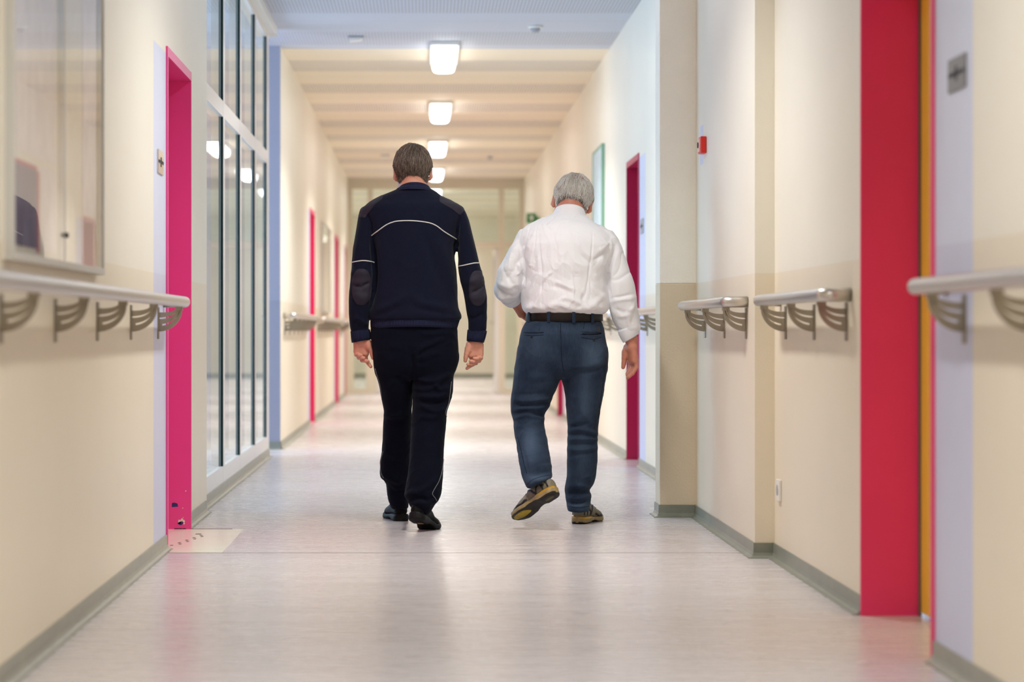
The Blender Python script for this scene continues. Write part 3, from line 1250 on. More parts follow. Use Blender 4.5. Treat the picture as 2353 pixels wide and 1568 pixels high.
def sd_chain(g, pts, rad, k=0.004):
    f = None
    for i in range(len(pts) - 1):
        d = sd_cone(g, pts[i], pts[i + 1], rad[i], rad[i + 1])
        f = d if f is None else smin(f, d, k)
    return f


def surface_nets(Fv, g, relax=2):
    Fv = np.asarray(np.broadcast_to(Fv, g.n), float)
    ins = Fv < 0
    nx, ny, nz = Fv.shape
    acc = np.zeros((nx - 1, ny - 1, nz - 1, 3))
    cnt = np.zeros((nx - 1, ny - 1, nz - 1))
    corners = [(i, j, k) for i in (0, 1) for j in (0, 1) for k in (0, 1)]

    def sl(c):
        return tuple(slice(c[i], c[i] + (nx, ny, nz)[i] - 1) for i in range(3))
    for c0 in corners:
        for ax in range(3):
            if c0[ax]:
                continue
            c1 = list(c0)
            c1[ax] = 1
            A, B = Fv[sl(c0)], Fv[sl(c1)]
            m = (A < 0) != (B < 0)
            den = np.where(m, A - B, 1.0)
            t = np.where(m, A / den, 0)
            for d in range(3):
                acc[..., d] += np.where(m, c0[d] + (t if d == ax else 0), 0)
            cnt += m
    act = cnt > 0
    vid = -np.ones(cnt.shape, np.int64)
    vid[act] = np.arange(act.sum())
    base = np.argwhere(act)
    V = g.lo + g.h * (base + acc[act] / cnt[act][:, None])
    Q = []
    for ax in range(3):
        b, c = (ax + 1) % 3, (ax + 2) % 3
        A = np.take(ins, range(0, ins.shape[ax] - 1), ax)
        B = np.take(ins, range(1, ins.shape[ax]), ax)
        e = np.argwhere(A != B)
        ok = (e[:, b] > 0) & (e[:, c] > 0) & (e[:, b] < ins.shape[b] - 1) & (e[:, c] < ins.shape[c] - 1)
        e = e[ok]
        inside_a = A[tuple(e.T)]
        o = []
        for (db, dc) in ((-1, -1), (0, -1), (0, 0), (-1, 0)):
            q = e.copy()
            q[:, b] += db
            q[:, c] += dc
            o.append(vid[tuple(q.T)])
        o = np.stack(o, 1)
        o[~inside_a] = o[~inside_a][:, ::-1]
        Q.append(o)
    Q = np.concatenate(Q)
    Q = Q[(Q >= 0).all(1)]
    for _ in range(relax):
        V = laplace(V, Q, 0.5)
    return V, Q


def laplace(V, Q, w):
    s = np.zeros_like(V)
    n = np.zeros(len(V))
    for a, b in ((0, 1), (1, 2), (2, 3), (3, 0)):
        np.add.at(s, Q[:, a], V[Q[:, b]])
        np.add.at(s, Q[:, b], V[Q[:, a]])
        np.add.at(n, Q[:, a], 1)
        np.add.at(n, Q[:, b], 1)
    return V * (1 - w) + w * s / np.maximum(n, 1)[:, None]


def normals(V, Q):
    fn = np.cross(V[Q[:, 2]] - V[Q[:, 0]], V[Q[:, 3]] - V[Q[:, 1]])
    N = np.zeros_like(V)
    for k in range(4):
        np.add.at(N, Q[:, k], fn)
    return N / (np.linalg.norm(N, axis=1)[:, None] + 1e-12)


def to_px(V):
    return VX + V[:, 0] * F / V[:, 1], VY - (V[:, 2] - CH) * F / V[:, 1]


def seg_dist(px, py, pts):
    """distance in photo pixels to a polyline and the fraction along it"""
    best = np.full(len(px), 1e9)
    tt = np.zeros(len(px))
    L = [0]
    for i in range(len(pts) - 1):
        L.append(L[-1] + math.dist(pts[i], pts[i + 1]))
    for i in range(len(pts) - 1):
        (x0, y0), (x1, y1) = pts[i], pts[i + 1]
        dx, dy = x1 - x0, y1 - y0
        l2 = dx * dx + dy * dy + 1e-9
        t = np.clip(((px - x0) * dx + (py - y0) * dy) / l2, 0, 1)
        d = np.hypot(px - x0 - t * dx, py - y0 - t * dy)
        m = d < best
        best = np.where(m, d, best)
        tt = np.where(m, (L[i] + t * (L[i + 1] - L[i])) / L[-1], tt)
    return best, tt


def smooth_poly(pts, n=6):
    """Catmull-Rom through the points"""
    if len(pts) < 3:
        return pts
    p = [np.array(q, float) for q in pts]
    p = [2 * p[0] - p[1]] + p + [2 * p[-1] - p[-2]]
    out = []
    for i in range(1, len(p) - 2):
        for k in range(n):
            t = k / n
            out.append(tuple(0.5 * ((2 * p[i]) + (-p[i - 1] + p[i + 1]) * t + (2 * p[i - 1] - 5 * p[i] + 4 * p[i + 1] - p[i + 2]) * t * t
                                    + (-p[i - 1] + 3 * p[i] - 3 * p[i + 1] + p[i + 2]) * t ** 3)))
    out.append(tuple(p[-2]))
    return out


def fold(V, N, folds, back=True):
    """cloth folds as real relief: (points in the photograph, height in mm, width in px)"""
    px, py = to_px(V)
    w = np.clip((0.35 - N[:, 1]) / 0.6, 0, 1) if back else np.ones(len(V))
    d = np.zeros(len(V))
    for pts, amp, wd in folds:
        dist, t = seg_dist(px, py, smooth_poly(pts, 5))
        taper = np.clip(np.minimum(t, 1 - t) * 5, 0, 1)
        d += amp * 0.001 * np.exp(-(dist / wd) ** 2) * (0.25 + 0.75 * taper)
    return V + N * (d * w)[:, None]


def relief(V, N, amp, scale, seed=0):
    s = np.array(scale, float)
    return V + N * (amp * vnoise(V * s, seed))[:, None]


def z2(conv, pts):
    ox, oy, sx = conv
    return [(ox + sx * a, oy + sx * b) for a, b in pts]


def ray_hit(bvh, px, py):
    d = Vector(((px - VX) / F, 1.0, -(py - VY) / F)).normalized()
    h = bvh.ray_cast(Vector((0, 0, CH)), d, 30)
    return (np.array(h[0]), np.array(h[1])) if h[0] is not None else None


def line_on(bvh, pts, r, name, m, parent, lift=0.001, n=6, dense=6, flat=False):
    """a piped seam lying on the cloth along a line"""
    out, nn = [], []
    for (x, y) in smooth_poly(pts, dense):
        h = ray_hit(bvh, x, y)
        if h is not None:
            out.append(h[0] + h[1] * lift)
    if len(out) < 2:
        return None
    mb = MB()
    # split where the line jumps in depth
    run = [out[0]]
    for a, b in zip(out, out[1:]):
        if np.linalg.norm(a - b) > 0.05:
            if len(run) > 1:
                mb.tube(run, r, n)
            run = [b]
        else:
            run.append(b)
    if len(run) > 1:
        mb.tube(run, r, n)
    return mb.build(name, m, parent)


def patch_on(V, Q, N, mask, name, m, parent, lift=0.0015):
    """piece of cloth sewn on: the faces of a mask, lifted and given an edge"""
    fm = mask[Q].all(1)
    q = Q[fm]
    if len(q) == 0:
        return None
    used = np.unique(q)
    mp = -np.ones(len(V), int)
    mp[used] = np.arange(len(used))
    top = V[used] + N[used] * lift
    bot = V[used] - N[used] * 0.001
    q = mp[q]
    k = len(used)
    E = {}
    for f in q:
        for a, b in zip(f, np.roll(f, -1)):
            E[(a, b)] = 1
    side = [(a, a + k, b + k, b) for (a, b) in E if (b, a) not in E]
    faces = np.concatenate([q, np.array(side, int)]) if side else q
    return mesh_obj(name, np.concatenate([top, bot]), faces, m, parent, smooth=True)


def patch_polar(bvh, c, bnd, name, m, parent, lift=0.0016, n=72, nr=9):
    """a patch sewn on: rings from a centre out to a closed outline, laid on the cloth"""
    P_ = smooth_poly(list(bnd) + [bnd[0]], 8)[:-1]
    L = [0]
    for i in range(len(P_)):
        L.append(L[-1] + math.dist(P_[i], P_[(i + 1) % len(P_)]))
    out = []
    for k in range(n):
        s = L[-1] * k / n
        i = max(j for j in range(len(L) - 1) if L[j] <= s)
        t = (s - L[i]) / (L[i + 1] - L[i] + 1e-9)
        a, b = P_[i], P_[(i + 1) % len(P_)]
        out.append((a[0] + (b[0] - a[0]) * t, a[1] + (b[1] - a[1]) * t))
    rings = []
    hc = ray_hit(bvh, *c)
    for r in range(nr + 1):
        ring = []
        for q in out:
            f = (r + 0.02) / (nr + 0.02)
            pt = None
            lim = 1.0
            for _ in range(14):
                pt = ray_hit(bvh, c[0] + (q[0] - c[0]) * f * lim, c[1] + (q[1] - c[1]) * f * lim)
                if pt is not None and abs(pt[0][1] - hc[0][1]) < 0.13:
                    break
                pt = None
                lim -= 0.04
            pt = pt or hc
            ring.append(pt[0] + pt[1] * lift)
            if r == nr:
                ring[-1] = ring[-1]
        rings.append(ring)
    rings.append([q - np.array([0, -1, 0]) * 0.004 for q in rings[-1]])
    mb = MB()
    mb.loft(rings[::-1], 0)
    return mb.build(name, m, parent)


def creases(V, amp, scale, seed):
    """sharp little cloth creases: ridges of a warped noise, returned as heights"""
    s = np.array(scale, float)
    w = np.stack([vnoise(V * 7, seed + 11), vnoise(V * 7, seed + 12), vnoise(V * 7, seed + 13)], 1)
    q = V * s + w * 0.9
    r = np.clip(1 - np.abs(vnoise(q, seed)) * 2.6, 0, 1) ** 2
    m = np.clip(vnoise(V * 5, seed + 5) * 0.9 + 0.55, 0, 1)
    return amp * r * m


def ring_band(name, secs, m, parent, ribs=0, amp=0.0012, n=240, thick=0.004):
    """knitted or woven band: secs = (cx, cy, cz, a, b, slope in x, slope in y), from one edge to the other"""
    rings = []

    def ring(s, inner):
        cx, cy, cz, a, b, kx, ky = s
        am = 0.0 if s in (secs[0], secs[-1]) else amp
        out = []
        for i in range(n):
            t = 2 * math.pi * i / n
            q = 1 - (thick / a if inner else 0) + (am / a * math.cos(ribs * t) if ribs and not inner else 0)
            x, y = a * q * math.cos(t), b * q * math.sin(t)
            out.append((cx + x, cy + y, cz + kx * x + ky * y))
        return out
    for s in secs:
        rings.append(ring(s, False))
    for s in reversed(secs):
        rings.append(ring(s, True))
    rings.append(rings[0])
    mb = MB()
    mb.loft(rings, 0, cap=False)
    return mb.build(name, m, parent)


# ---- materials of the people
SK = mat('skin', (212, 150, 126), 0.5, var=0.06, vscale=40, sss=0.12, bump=0.1, bscale=300)
SK2 = mat('skin_ruddy', (202, 132, 108), 0.5, var=0.07, vscale=40, sss=0.12, bump=0.1, bscale=300)
KNIT = mat('navy_knit', (16, 20, 38), 0.85, sheen=0.05, var=0.12, vscale=220, stretch=(1, 1, 0.35), bump=0.3, bscale=420, bstretch=(1, 1, 0.5), spec=0.1)
RIB = mat('navy_rib_knit', (19, 26, 54), 0.85, sheen=0.06, spec=0.25)
PATCH = mat('dark_woven_patch', (36, 32, 46), 0.7, sheen=0.05, bump=0.1, bscale=500, spec=0.3)
PIPE = mat('white_piping', (214, 216, 208), 0.6)
PIPE_G = mat('grey_piping', (120, 122, 124), 0.6)
TROUS = mat('black_navy_cloth', (10, 13, 26), 0.85, sheen=0.03, bump=0.1, bscale=600, spec=0.06)
SHOEB = mat('black_leather', (15, 15, 15), 0.5, spec=0.1, var=0.2, vscale=30, bump=0.15, bscale=140)
SOLEB = mat('black_rubber', (14, 14, 15), 0.6, spec=0.25)
SHIRT = mat('white_cotton', (240, 240, 243), 0.8, bump=0.06, bscale=500, spec=0.3)
DENIM = None
BELT = mat('brown_leather_belt', (32, 25, 22), 0.45, spec=0.25, var=0.15, vscale=30)
EYE = mat('eye_white', (230, 226, 220), 0.2)
HAIR_D = [mat('hair_dark', (84, 70, 60), 0.45), mat('hair_brown', (124, 106, 92), 0.45), mat('hair_greyish', (168, 154, 142), 0.45)]
HAIR_G = [mat('hair_grey', (214, 206, 196), 0.5), mat('hair_silver', (238, 234, 226), 0.5), mat('hair_light', (250, 249, 245), 0.5), mat('hair_brown_grey', (104, 90, 82), 0.5)]


def denim_mat():
    m, nt, b = new_mat('blue_denim')
    N, L = nt.nodes, nt.links
    b.inputs['Roughness'].default_value = 0.8
    b.inputs['Specular IOR Level'].default_value = 0.12
    b.inputs['Sheen Weight'].default_value = 0.05
    tc = N.new('ShaderNodeTexCoord')
    mp = N.new('ShaderNodeMapping')
    mp.inputs['Scale'].default_value = (1, 1, 0.12)
    L.new(tc.outputs['Object'], mp.inputs[0])
    n = N.new('ShaderNodeTexNoise')
    n.inputs['Scale'].default_value = 260
    n.inputs['Detail'].default_value = 5
    L.new(mp.outputs[0], n.inputs['Vector'])
    n2 = N.new('ShaderNodeTexNoise')
    n2.inputs['Scale'].default_value = 9
    n2.inputs['Detail'].default_value = 4
    L.new(tc.outputs['Object'], n2.inputs['Vector'])
    at = N.new('ShaderNodeAttribute')
    at.attribute_name = 'wear'
    ad = N.new('ShaderNodeMath')
    ad.operation = 'MULTIPLY_ADD'
    L.new(n.outputs['Fac'], ad.inputs[0])
    ad.inputs[1].default_value = 0.2
    L.new(at.outputs['Fac'], ad.inputs[2])
    ad2 = N.new('ShaderNodeMath')
    ad2.operation = 'MULTIPLY_ADD'
    L.new(n2.outputs['Fac'], ad2.inputs[0])
    ad2.inputs[1].default_value = 0.35
    L.new(ad.outputs[0], ad2.inputs[2])
    rp = N.new('ShaderNodeValToRGB')
    rp.color_ramp.elements[0].position = 0.2
    rp.color_ramp.elements[1].position = 1.1
    rp.color_ramp.elements[0].color = (*lin((18, 29, 48)), 1)
    rp.color_ramp.elements[1].position = 1.0
    rp.color_ramp.elements[1].color = (*lin((86, 106, 130)), 1)
    L.new(ad2.outputs[0], rp.inputs[0])
    L.new(rp.outputs[0], b.inputs['Base Color'])
    bp = N.new('ShaderNodeBump')
    bp.inputs['Strength'].default_value = 0.15
    bp.inputs['Distance'].default_value = 0.002
    L.new(n.outputs['Fac'], bp.inputs['Height'])
    L.new(bp.outputs[0], b.inputs['Normal'])
    return m


DENIM = denim_mat()


# ---- head and hair, in a head frame: x to the person's right, y forward, z up
def rot(ax, ang):
    return np.array(Matrix.Rotation(math.radians(ang), 3, ax))


def head_sdf(g, c, R, s=1.0, jowl=1.0):
    def w(p):
        return np.array(c) + R @ (np.array(p, float) * s)

    def E(p, r):
        return sd_ell(g, w(p), np.array(r) * s, R)
    f = E((0, -0.012, 0.01), (0.080, 0.100, 0.098))                       # skull
    f = smin(f, E((0, 0.042, -0.045), (0.062 * jowl, 0.058, 0.072)), 0.03)  # face
    f = smin(f, E((0, 0.072, -0.094), (0.030, 0.022, 0.020)), 0.02)       # chin
    for sx in (-1, 1):
        f = smin(f, E((sx * 0.052, 0.025, -0.068), (0.022, 0.045, 0.036)), 0.02)   # jaw
        f = smin(f, E((sx * 0.040, 0.080, -0.026), (0.020, 0.014, 0.016)), 0.015)  # cheek
        f = smax(f, -E((sx * 0.031, 0.103, 0.002), (0.017, 0.014, 0.011)), 0.008)  # eye socket
        f = smin(f, E((sx * 0.031, 0.082, 0.002), (0.014, 0.0115, 0.010)), 0.003)  # eyelid over the ball
        f = smin(f, E((sx * 0.030, 0.086, 0.021), (0.022, 0.010, 0.006)), 0.008)   # brow
        f = smin(f, E((sx * 0.011, 0.098, -0.040), (0.009, 0.010, 0.007)), 0.006)  # nostril wing
        ear = sd_ell(g, w((sx * 0.0875, -0.008, -0.020)), np.array((0.0085, 0.021, 0.034)) * s, R @ rot('Z', -sx * 24) @ rot('X', 12))
        ear = smin(ear, E((sx * 0.082, -0.002, -0.050), (0.007, 0.011, 0.011)), 0.006)
        ear = smax(ear, -E((sx * 0.098, 0.002, -0.018), (0.006, 0.010, 0.018)), 0.004)
        f = smin(f, ear, 0.006)
    f = smin(f, sd_cone(g, w((0, 0.092, 0.005)), w((0, 0.112, -0.034)), 0.008 * s, 0.012 * s), 0.008)   # nose
    f = smin(f, E((0, 0.094, -0.064), (0.024, 0.010, 0.006)), 0.004)      # upper lip
    f = smin(f, E((0, 0.092, -0.075), (0.021, 0.010, 0.007)), 0.004)      # lower lip
    return f


def hair_cover(p, kind):
    """how much hair (0..1) grows at head-frame points"""
    x, y, z = p[:, 0], p[:, 1], p[:, 2]
    if kind == 'dark':
        nape = -0.062 - 0.020 * np.clip((np.abs(x) - 0.03) / 0.03, 0, 1)
    else:
        nape = -0.062 - 0.012 * np.clip((np.abs(x) - 0.03) / 0.03, 0, 1)
    line = np.where(y < -0.03, nape, np.where(y < 0.02, nape + (y + 0.03) / 0.05 * 0.065, -0.01 + (y - 0.02) / 0.06 * 0.085))
    a = np.clip((z - line) / 0.012, 0, 1)
    # keep the ears free
    e = ((np.abs(x) > 0.070) & (y > -0.036) & (y < 0.03) & (z < 0.014) & (z > -0.07)) | ((np.abs(x) > 0.0815) & (z < 0.03))
    return a * (~e)


def make_hair(parent, hd_V, hd_Q, hd_N, c, R, s, kind, mats, count, thick, seed):
    """hair: a shell grown out of the scalp plus individual strands, one mesh"""
    loc = ((hd_V - np.array(c)) @ R) / s
    cov = hair_cover(loc, kind)
    vol = thick * np.clip(cov, 0, 1) ** 0.6
    # fuller on top and at the sides, short in the nape
    up = np.clip((loc[:, 2] + 0.07) / 0.07, 0.22, 1)
    vol = vol * up
    keep = cov > 0.02
    fm = keep[hd_Q].all(1)
    q = hd_Q[fm]
    used = np.unique(q)
    mp = -np.ones(len(hd_V), int)
    mp[used] = np.arange(len(used))
    ln = vnoise(loc[used] * np.array([260, 60, 45]), seed) * 0.0012 + vnoise(loc[used] * 60, seed + 1) * 0.0014
    V = hd_V[used] + hd_N[used] * (vol[used] + 0.0006 + ln * np.clip(cov[used], 0, 1))[:, None]
    q = mp[q]
    bald = np.zeros(len(used))
    if kind == 'grey':
        l = loc[used]
        bald = np.exp(-(((l[:, 0] - 0.006) / 0.030) ** 2 + ((l[:, 1] + 0.092) / 0.034) ** 2 + ((l[:, 2] - 0.050) / 0.034) ** 2))
    mi = np.zeros(len(q), int)
    r2 = np.random.default_rng(seed)
    if kind == 'grey':
        lz = loc[used][q][:, :, 2].mean(1)
        ly = loc[used][q][:, :, 1].mean(1)
        mi[(lz < -0.040) & (ly < -0.04)] = 3  # darker band of hair low in the nape
        mi[bald[q].mean(1) > 0.45] = len(mats)
    verts = [V]
    faces = [q]
    mids = [mi]
    tri = np.concatenate([q[:, [0, 1, 2]], q[:, [0, 2, 3]]])
    bvh = BVHTree.FromPolygons([tuple(v) for v in V], [tuple(t) for t in q.tolist()])
    area_ = np.linalg.norm(np.cross(V[tri[:, 1]] - V[tri[:, 0]], V[tri[:, 2]] - V[tri[:, 0]]), axis=1)
    pick = r2.choice(len(tri), count, p=area_ / area_.sum())
    bc = r2.dirichlet((1, 1, 1), count)
    roots = (V[tri[pick]] * bc[:, :, None]).sum(1)
    crown = np.array(c) + R @ (np.array((0.004, -0.055 if kind == 'dark' else -0.062, 0.10)) * s)
    sv, sf, sm = [], [], []
    nb = len(V)
    for i in range(count):
        p = roots[i]
        l = R.T @ (p - np.array(c)) / s
        if kind == 'grey' and np.exp(-(((l[0] - 0.006) / 0.030) ** 2 + ((l[1] + 0.092) / 0.034) ** 2 + ((l[2] - 0.050) / 0.034) ** 2)) > 0.3 + 1.0 * r2.random():
            continue
        low = l[2] < -0.035
        nseg = 3 if low else 5
        step = (0.003 if low else 0.0075) * (0.7 + 0.6 * r2.random()) * s
        side = r2.normal(0, 0.25 if kind == 'dark' else 0.4, 3)
        pts = [p]
        for k in range(nseg):
            h = bvh.find_nearest(Vector(p))
            if h[0] is None:
                break
            nrm = np.array(h[1])
            d = p - crown
            d = d / (np.linalg.norm(d) + 1e-9) + np.array([0, 0, -0.55]) + side
            d = d - nrm * (d @ nrm)
            d /= np.linalg.norm(d) + 1e-9
            p = np.array(h[0]) + d * step + nrm * (0.0004 + 0.0006 * (k + 1) * (1.0 if kind == 'dark' else 1.3))
            pts.append(p)
        if len(pts) < 3:
            continue
        w0 = 0.00085 * (0.7 + 0.6 * r2.random())
        t0 = pts[1] - pts[0]
        t0 /= np.linalg.norm(t0) + 1e-12
        a = np.cross(t0, nrm)
        a /= np.linalg.norm(a) + 1e-12
        for k, pt in enumerate(pts):
            w = w0 * (1 - 0.8 * k / (len(pts) - 1))
            sv += [pt - a * w, pt + a * w, pt + nrm * w * 1.4]
        for k in range(len(pts) - 1):
            b0, b1 = nb + 3 * k, nb + 3 * k + 3
            for u in range(3):
                v = (u + 1) % 3
                sf.append((b0 + u, b0 + v, b1 + v, b1 + u))
        if kind == 'dark':
            ch = r2.choice(3, p=(0.45, 0.38, 0.17))
        else:
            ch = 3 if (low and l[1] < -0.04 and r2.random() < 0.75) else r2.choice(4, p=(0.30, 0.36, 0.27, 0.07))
        sm += [ch] * (3 * (len(pts) - 1))
        nb += 3 * len(pts)
    verts.append(np.array(sv))
    faces.append(np.array(sf))
    mids.append(np.array(sm))
    allm = list(mats) + ([SK2] if kind == 'grey' else [])
    o = mesh_obj('hair', np.concatenate(verts), np.concatenate(faces), allm, parent, smooth=True, midx=np.concatenate(mids))
    return o


# ---- hands: palm, four fingers and a thumb as chains of joints
def hand_mesh(palm, fingers, lo, hi, h=0.0022):
    g = Grid(lo, hi, h)
    f = None
    for a, b, ra, rb in palm:
        d = sd_cone(g, a, b, ra, rb)
        f = d if f is None else smin(f, d, 0.010)
    fing = None
    for pts, rad in fingers:
        d = sd_chain(g, pts, rad, 0.003)
        fing = d if fing is None else smin(fing, d, 0.0015)
    f = smin(f, fing, 0.006)
    V, Q = surface_nets(f, g, 1)
    return V, Q


def bounds(pts, pad):
    a = np.array(pts)
    return a.min(0) - pad, a.max(0) + pad


def join(parts):
    V, Q, n = [], [], 0
    for v, q in parts:
        V.append(v)
        Q.append(q + n)
        n += len(v)
    return np.concatenate(V), np.concatenate(Q)


# ---- shoes in a shoe frame: y from heel to toe, z up, x to the right
def shoe(parent, M4, kind, side, m_upper, m_sole, bend=0.0, L=0.295):
    """M4 places the shoe frame; bend lifts the heel part about the ball of the foot (degrees)"""
    yb = 0.68 * L
    ca, sa = math.cos(math.radians(bend)), math.sin(math.radians(bend))

    def tf(p):
        x, y, z = p
        if bend and y < yb:
            w = min(1.0, (yb - y) / 0.05)
            c2, s2 = math.cos(math.radians(bend * w)), math.sin(math.radians(bend * w))
            y, z = yb - ((yb - y) * c2 - z * s2), (yb - y) * s2 + z * c2
        return tuple(M4 @ Vector((x, y, z)))
    ts = 0.5 - 0.5 * np.cos(np.linspace(0, math.pi, 30))
    ts = 0.6 * ts + 0.4 * np.linspace(0, 1, 30)
    hw = np.interp(ts, [0, 0.006, 0.02, 0.045, 0.10, 0.25, 0.42, 0.58, 0.70, 0.82, 0.92, 0.98, 1], [0.004, 0.013, 0.022, 0.029, 0.035, 0.034, 0.034, 0.042, 0.048, 0.046, 0.036, 0.022, 0.010])
    cx = side * np.interp(ts, [0, 0.4, 0.7, 1], [0.0, 0.004, 0.006, -0.006])
    top = np.interp(ts, [0, 0.02, 0.08, 0.20, 0.34, 0.48, 0.62, 0.75, 0.88, 0.97, 1], [0.055, 0.080, 0.094, 0.092, 0.100, 0.092, 0.072, 0.058, 0.050, 0.040, 0.030])
    st = np.interp(ts, [0, 0.3, 0.45, 0.7, 1], [0.032, 0.032, 0.026, 0.022, 0.022])   # sole thickness
    arch = np.interp(ts, [0, 0.30, 0.36, 0.50, 0.56, 1], [0, 0, 0.008, 0.008, 0, 0])
    spring = np.interp(ts, [0, 0.05, 0.12, 0.78, 1], [0.006, 0.001, 0.0, 0.0, 0.012])
    # upper
    rings = []
    n = 28
    for i, t in enumerate(ts):
        y = t * L
        ring = []
        z0 = st[i] - 0.006 + spring[i]
        for k in range(n):
            a = 2 * math.pi * k / n
            c, s = math.cos(a), math.sin(a)
            x = math.copysign(abs(c) ** 0.75, c) * hw[i]
            hgt = top[i] - z0
            zz = z0 + hgt * (0.5 + 0.5 * math.copysign(abs(s) ** 0.8, s))
            x *= 1.0 - 0.38 * max(0.0, (zz - z0) / hgt - 0.25) ** 1.2
            if kind == 'trainer':
                x += 0.0012 * math.sin(zz * 300 + y * 60) * (1 if s > -0.2 else 0)
            ring.append(tf((cx[i] + x, y, zz)))
        rings.append(ring)
    mb = MB()
    mb.loft(rings, 0)
    root = mb.build('shoe', m_upper, parent)
    # sole
    rings = []
    prof = [(0.99, 1.0), (1.05, 0.72), (1.06, 0.45), (1.02, 0.18), (0.94, 0.0)]
    for i, t in enumerate(ts):
        y = L * (-0.012 + 1.024 * t)
        ring = []
        for sgn in (-1, 1):
            pr = prof if sgn < 0 else prof[::-1]
            for kx, kz in pr:
                ridge = 0.0015 * math.sin(kz * 14) if kind == 'trainer' else 0.0
                ring.append(tf((cx[i] + sgn * (hw[i] * kx * 1.02 + 0.002 + ridge), y, spring[i] + arch[i] * (1 - kz) + st[i] * kz)))
        ring.append(tf((cx[i] + hw[i] * 0.5, y, spring[i] + st[i])))
        ring.append(tf((cx[i] - hw[i] * 0.5, y, spring[i] + st[i])))
        rings.append(ring)
    mb = MB()
    mb.loft(rings, 0)
    if kind == 'trainer':
        nr = len(rings[0])
        for i in range(len(rings) - 1):
            for k in range(nr):
                if k in (3, 4, 5):
                    mb.m[i * nr + k] = 1
                elif ts[i] < 0.34 and k in (0, 8):
                    mb.m[i * nr + k] = 2
        sole = mb.build('sole', [m_sole[0], m_sole[1], m_sole[5]], root)
    else:
        sole = mb.build('sole', m_sole[0], root)
    # tread: heel pad, forefoot pads
    def pad(y0, y1, k0, x0f, x1f, mm, name, zz=-0.0022):
        b = MB()
        ns = 8
        rr = []
        for k in range(ns + 1):
            t = (y0 + (y1 - y0) * k / ns) / L
            h_, c_, s_, a_ = (np.interp(t, ts, v) for v in (hw, cx, spring, arch))
            e = math.sqrt(max(0.05, 1 - (2 * k / ns - 1) ** 4))
            xa, xb = c_ + h_ * x0f * e, c_ + h_ * x1f * e
            rr.append([tf((xa, t * L, s_ + a_ + zz)), tf((xb, t * L, s_ + a_ + zz)), tf((xb, t * L, s_ + a_ + 0.004)), tf((xa, t * L, s_ + a_ + 0.004))])
        b.loft(rr, 0, smooth=False)
        return b.build(name, mm, root)
    if kind == 'trainer':
        pad(0.012, 0.085, 0, -0.85, 0.85, m_sole[1], 'heel_tread')
        pad(0.020, 0.070, 0, -0.28, 0.28, m_sole[3], 'heel_insert', -0.0030)
        pad(0.168, 0.285, 0, -0.88, 0.25 if side < 0 else 0.88, m_sole[2], 'forefoot_tread')
        pad(0.165, 0.262, 0, 0.30, 0.90, m_sole[1], 'forefoot_tread')
    else:
        pad(0.012, 0.080, 0, -0.85, 0.85, m_sole[0], 'heel_tread', -0.001)
        pad(0.165, 0.285, 0, -0.85, 0.85, m_sole[0], 'forefoot_tread', -0.001)
        o = pad(0.070, 0.100, 0, -0.38, 0.38, m_sole[1], 'badge', -0.0018)
        o['label'] = 'small yellow badge under the heel'
    # stripes and heel tab on the upper
    def on_upper(t, a):
        h_, c_, tp, z0 = (np.interp(t, ts, v) for v in (hw, cx, top, st - 0.006 + spring))
        c, s = math.cos(a), math.sin(a)
        x = math.copysign(abs(c) ** 0.75, c) * h_
        hgt = tp - z0
        zz = z0 + hgt * (0.5 + 0.5 * math.copysign(abs(s) ** 0.8, s))
        x *= 1.0 - 0.38 * max(0.0, (zz - z0) / hgt - 0.25) ** 1.2
        return np.array((c_ + x * 1.012, t * L, zz + 0.0008 * max(0, s)))

    def stripe(ptsta, r, mm, name):
        b = MB()
        b.tube([tf(on_upper(t, a)) for t, a in ptsta], r, 6)
        return b.build(name, mm, root)
    if kind == 'trainer':
        for sg in (0, 1):
            f_ = (lambda a: a) if sg == 0 else (lambda a: math.pi - a)
            stripe([(0.06 + 0.10 * k / 8, f_(-0.45 + 1.35 * math.sin(math.pi * k / 8))) for k in range(9)], 0.0042, m_sole[4], 'overlay_stripe')
            stripe([(0.16 + 0.16 * k / 8, f_(-0.5 + 1.25 * math.sin(math.pi * k / 8))) for k in range(9)], 0.0046, m_sole[4], 'overlay_stripe')
            stripe([(0.32 + 0.020 * k, f_(-0.5 + 0.15 * k)) for k in range(9)], 0.0050, m_sole[4], 'overlay_stripe')
            stripe([(0.52 + 0.025 * k, f_(-0.35 + 0.09 * math.sin(k))) for k in range(11)], 0.0050, m_sole[4], 'overlay_stripe')
            stripe([(0.10 + 0.02 * k, f_(0.2 + 0.06 * k)) for k in range(7)], 0.0075, m_sole[3], 'overlay_panel')
    for k in range(5):
        t = 0.47 + 0.045 * k
        stripe([(t, 0.9), (t + 0.005, 1.57), (t, math.pi - 0.9)], 0.0022, m_sole[4] if kind == 'trainer' else SOLEB, 'lace')
    if kind != 'trainer':
        stripe([(0.012, 0.2), (0.03, 1.0), (0.05, 1.5)], 0.004, SOLEB, 'heel_tab')
    return root


def shoe_matrix(heel, yaw=0.0, axis=None, up=None):
    if axis is None:
        y = Vector((math.sin(math.radians(yaw)), math.cos(math.radians(yaw)), 0))
        z = Vector((0, 0, 1))
    else:
        y = Vector(axis).normalized()
        z = Vector(up)
        z = (z - y * z.dot(y)).normalized()
    x = y.cross(z)
    m = Matrix(((x.x, y.x, z.x, heel[0]), (x.y, y.y, z.y, heel[1]), (x.z, y.z, z.z, heel[2]), (0, 0, 0, 1)))
    return m


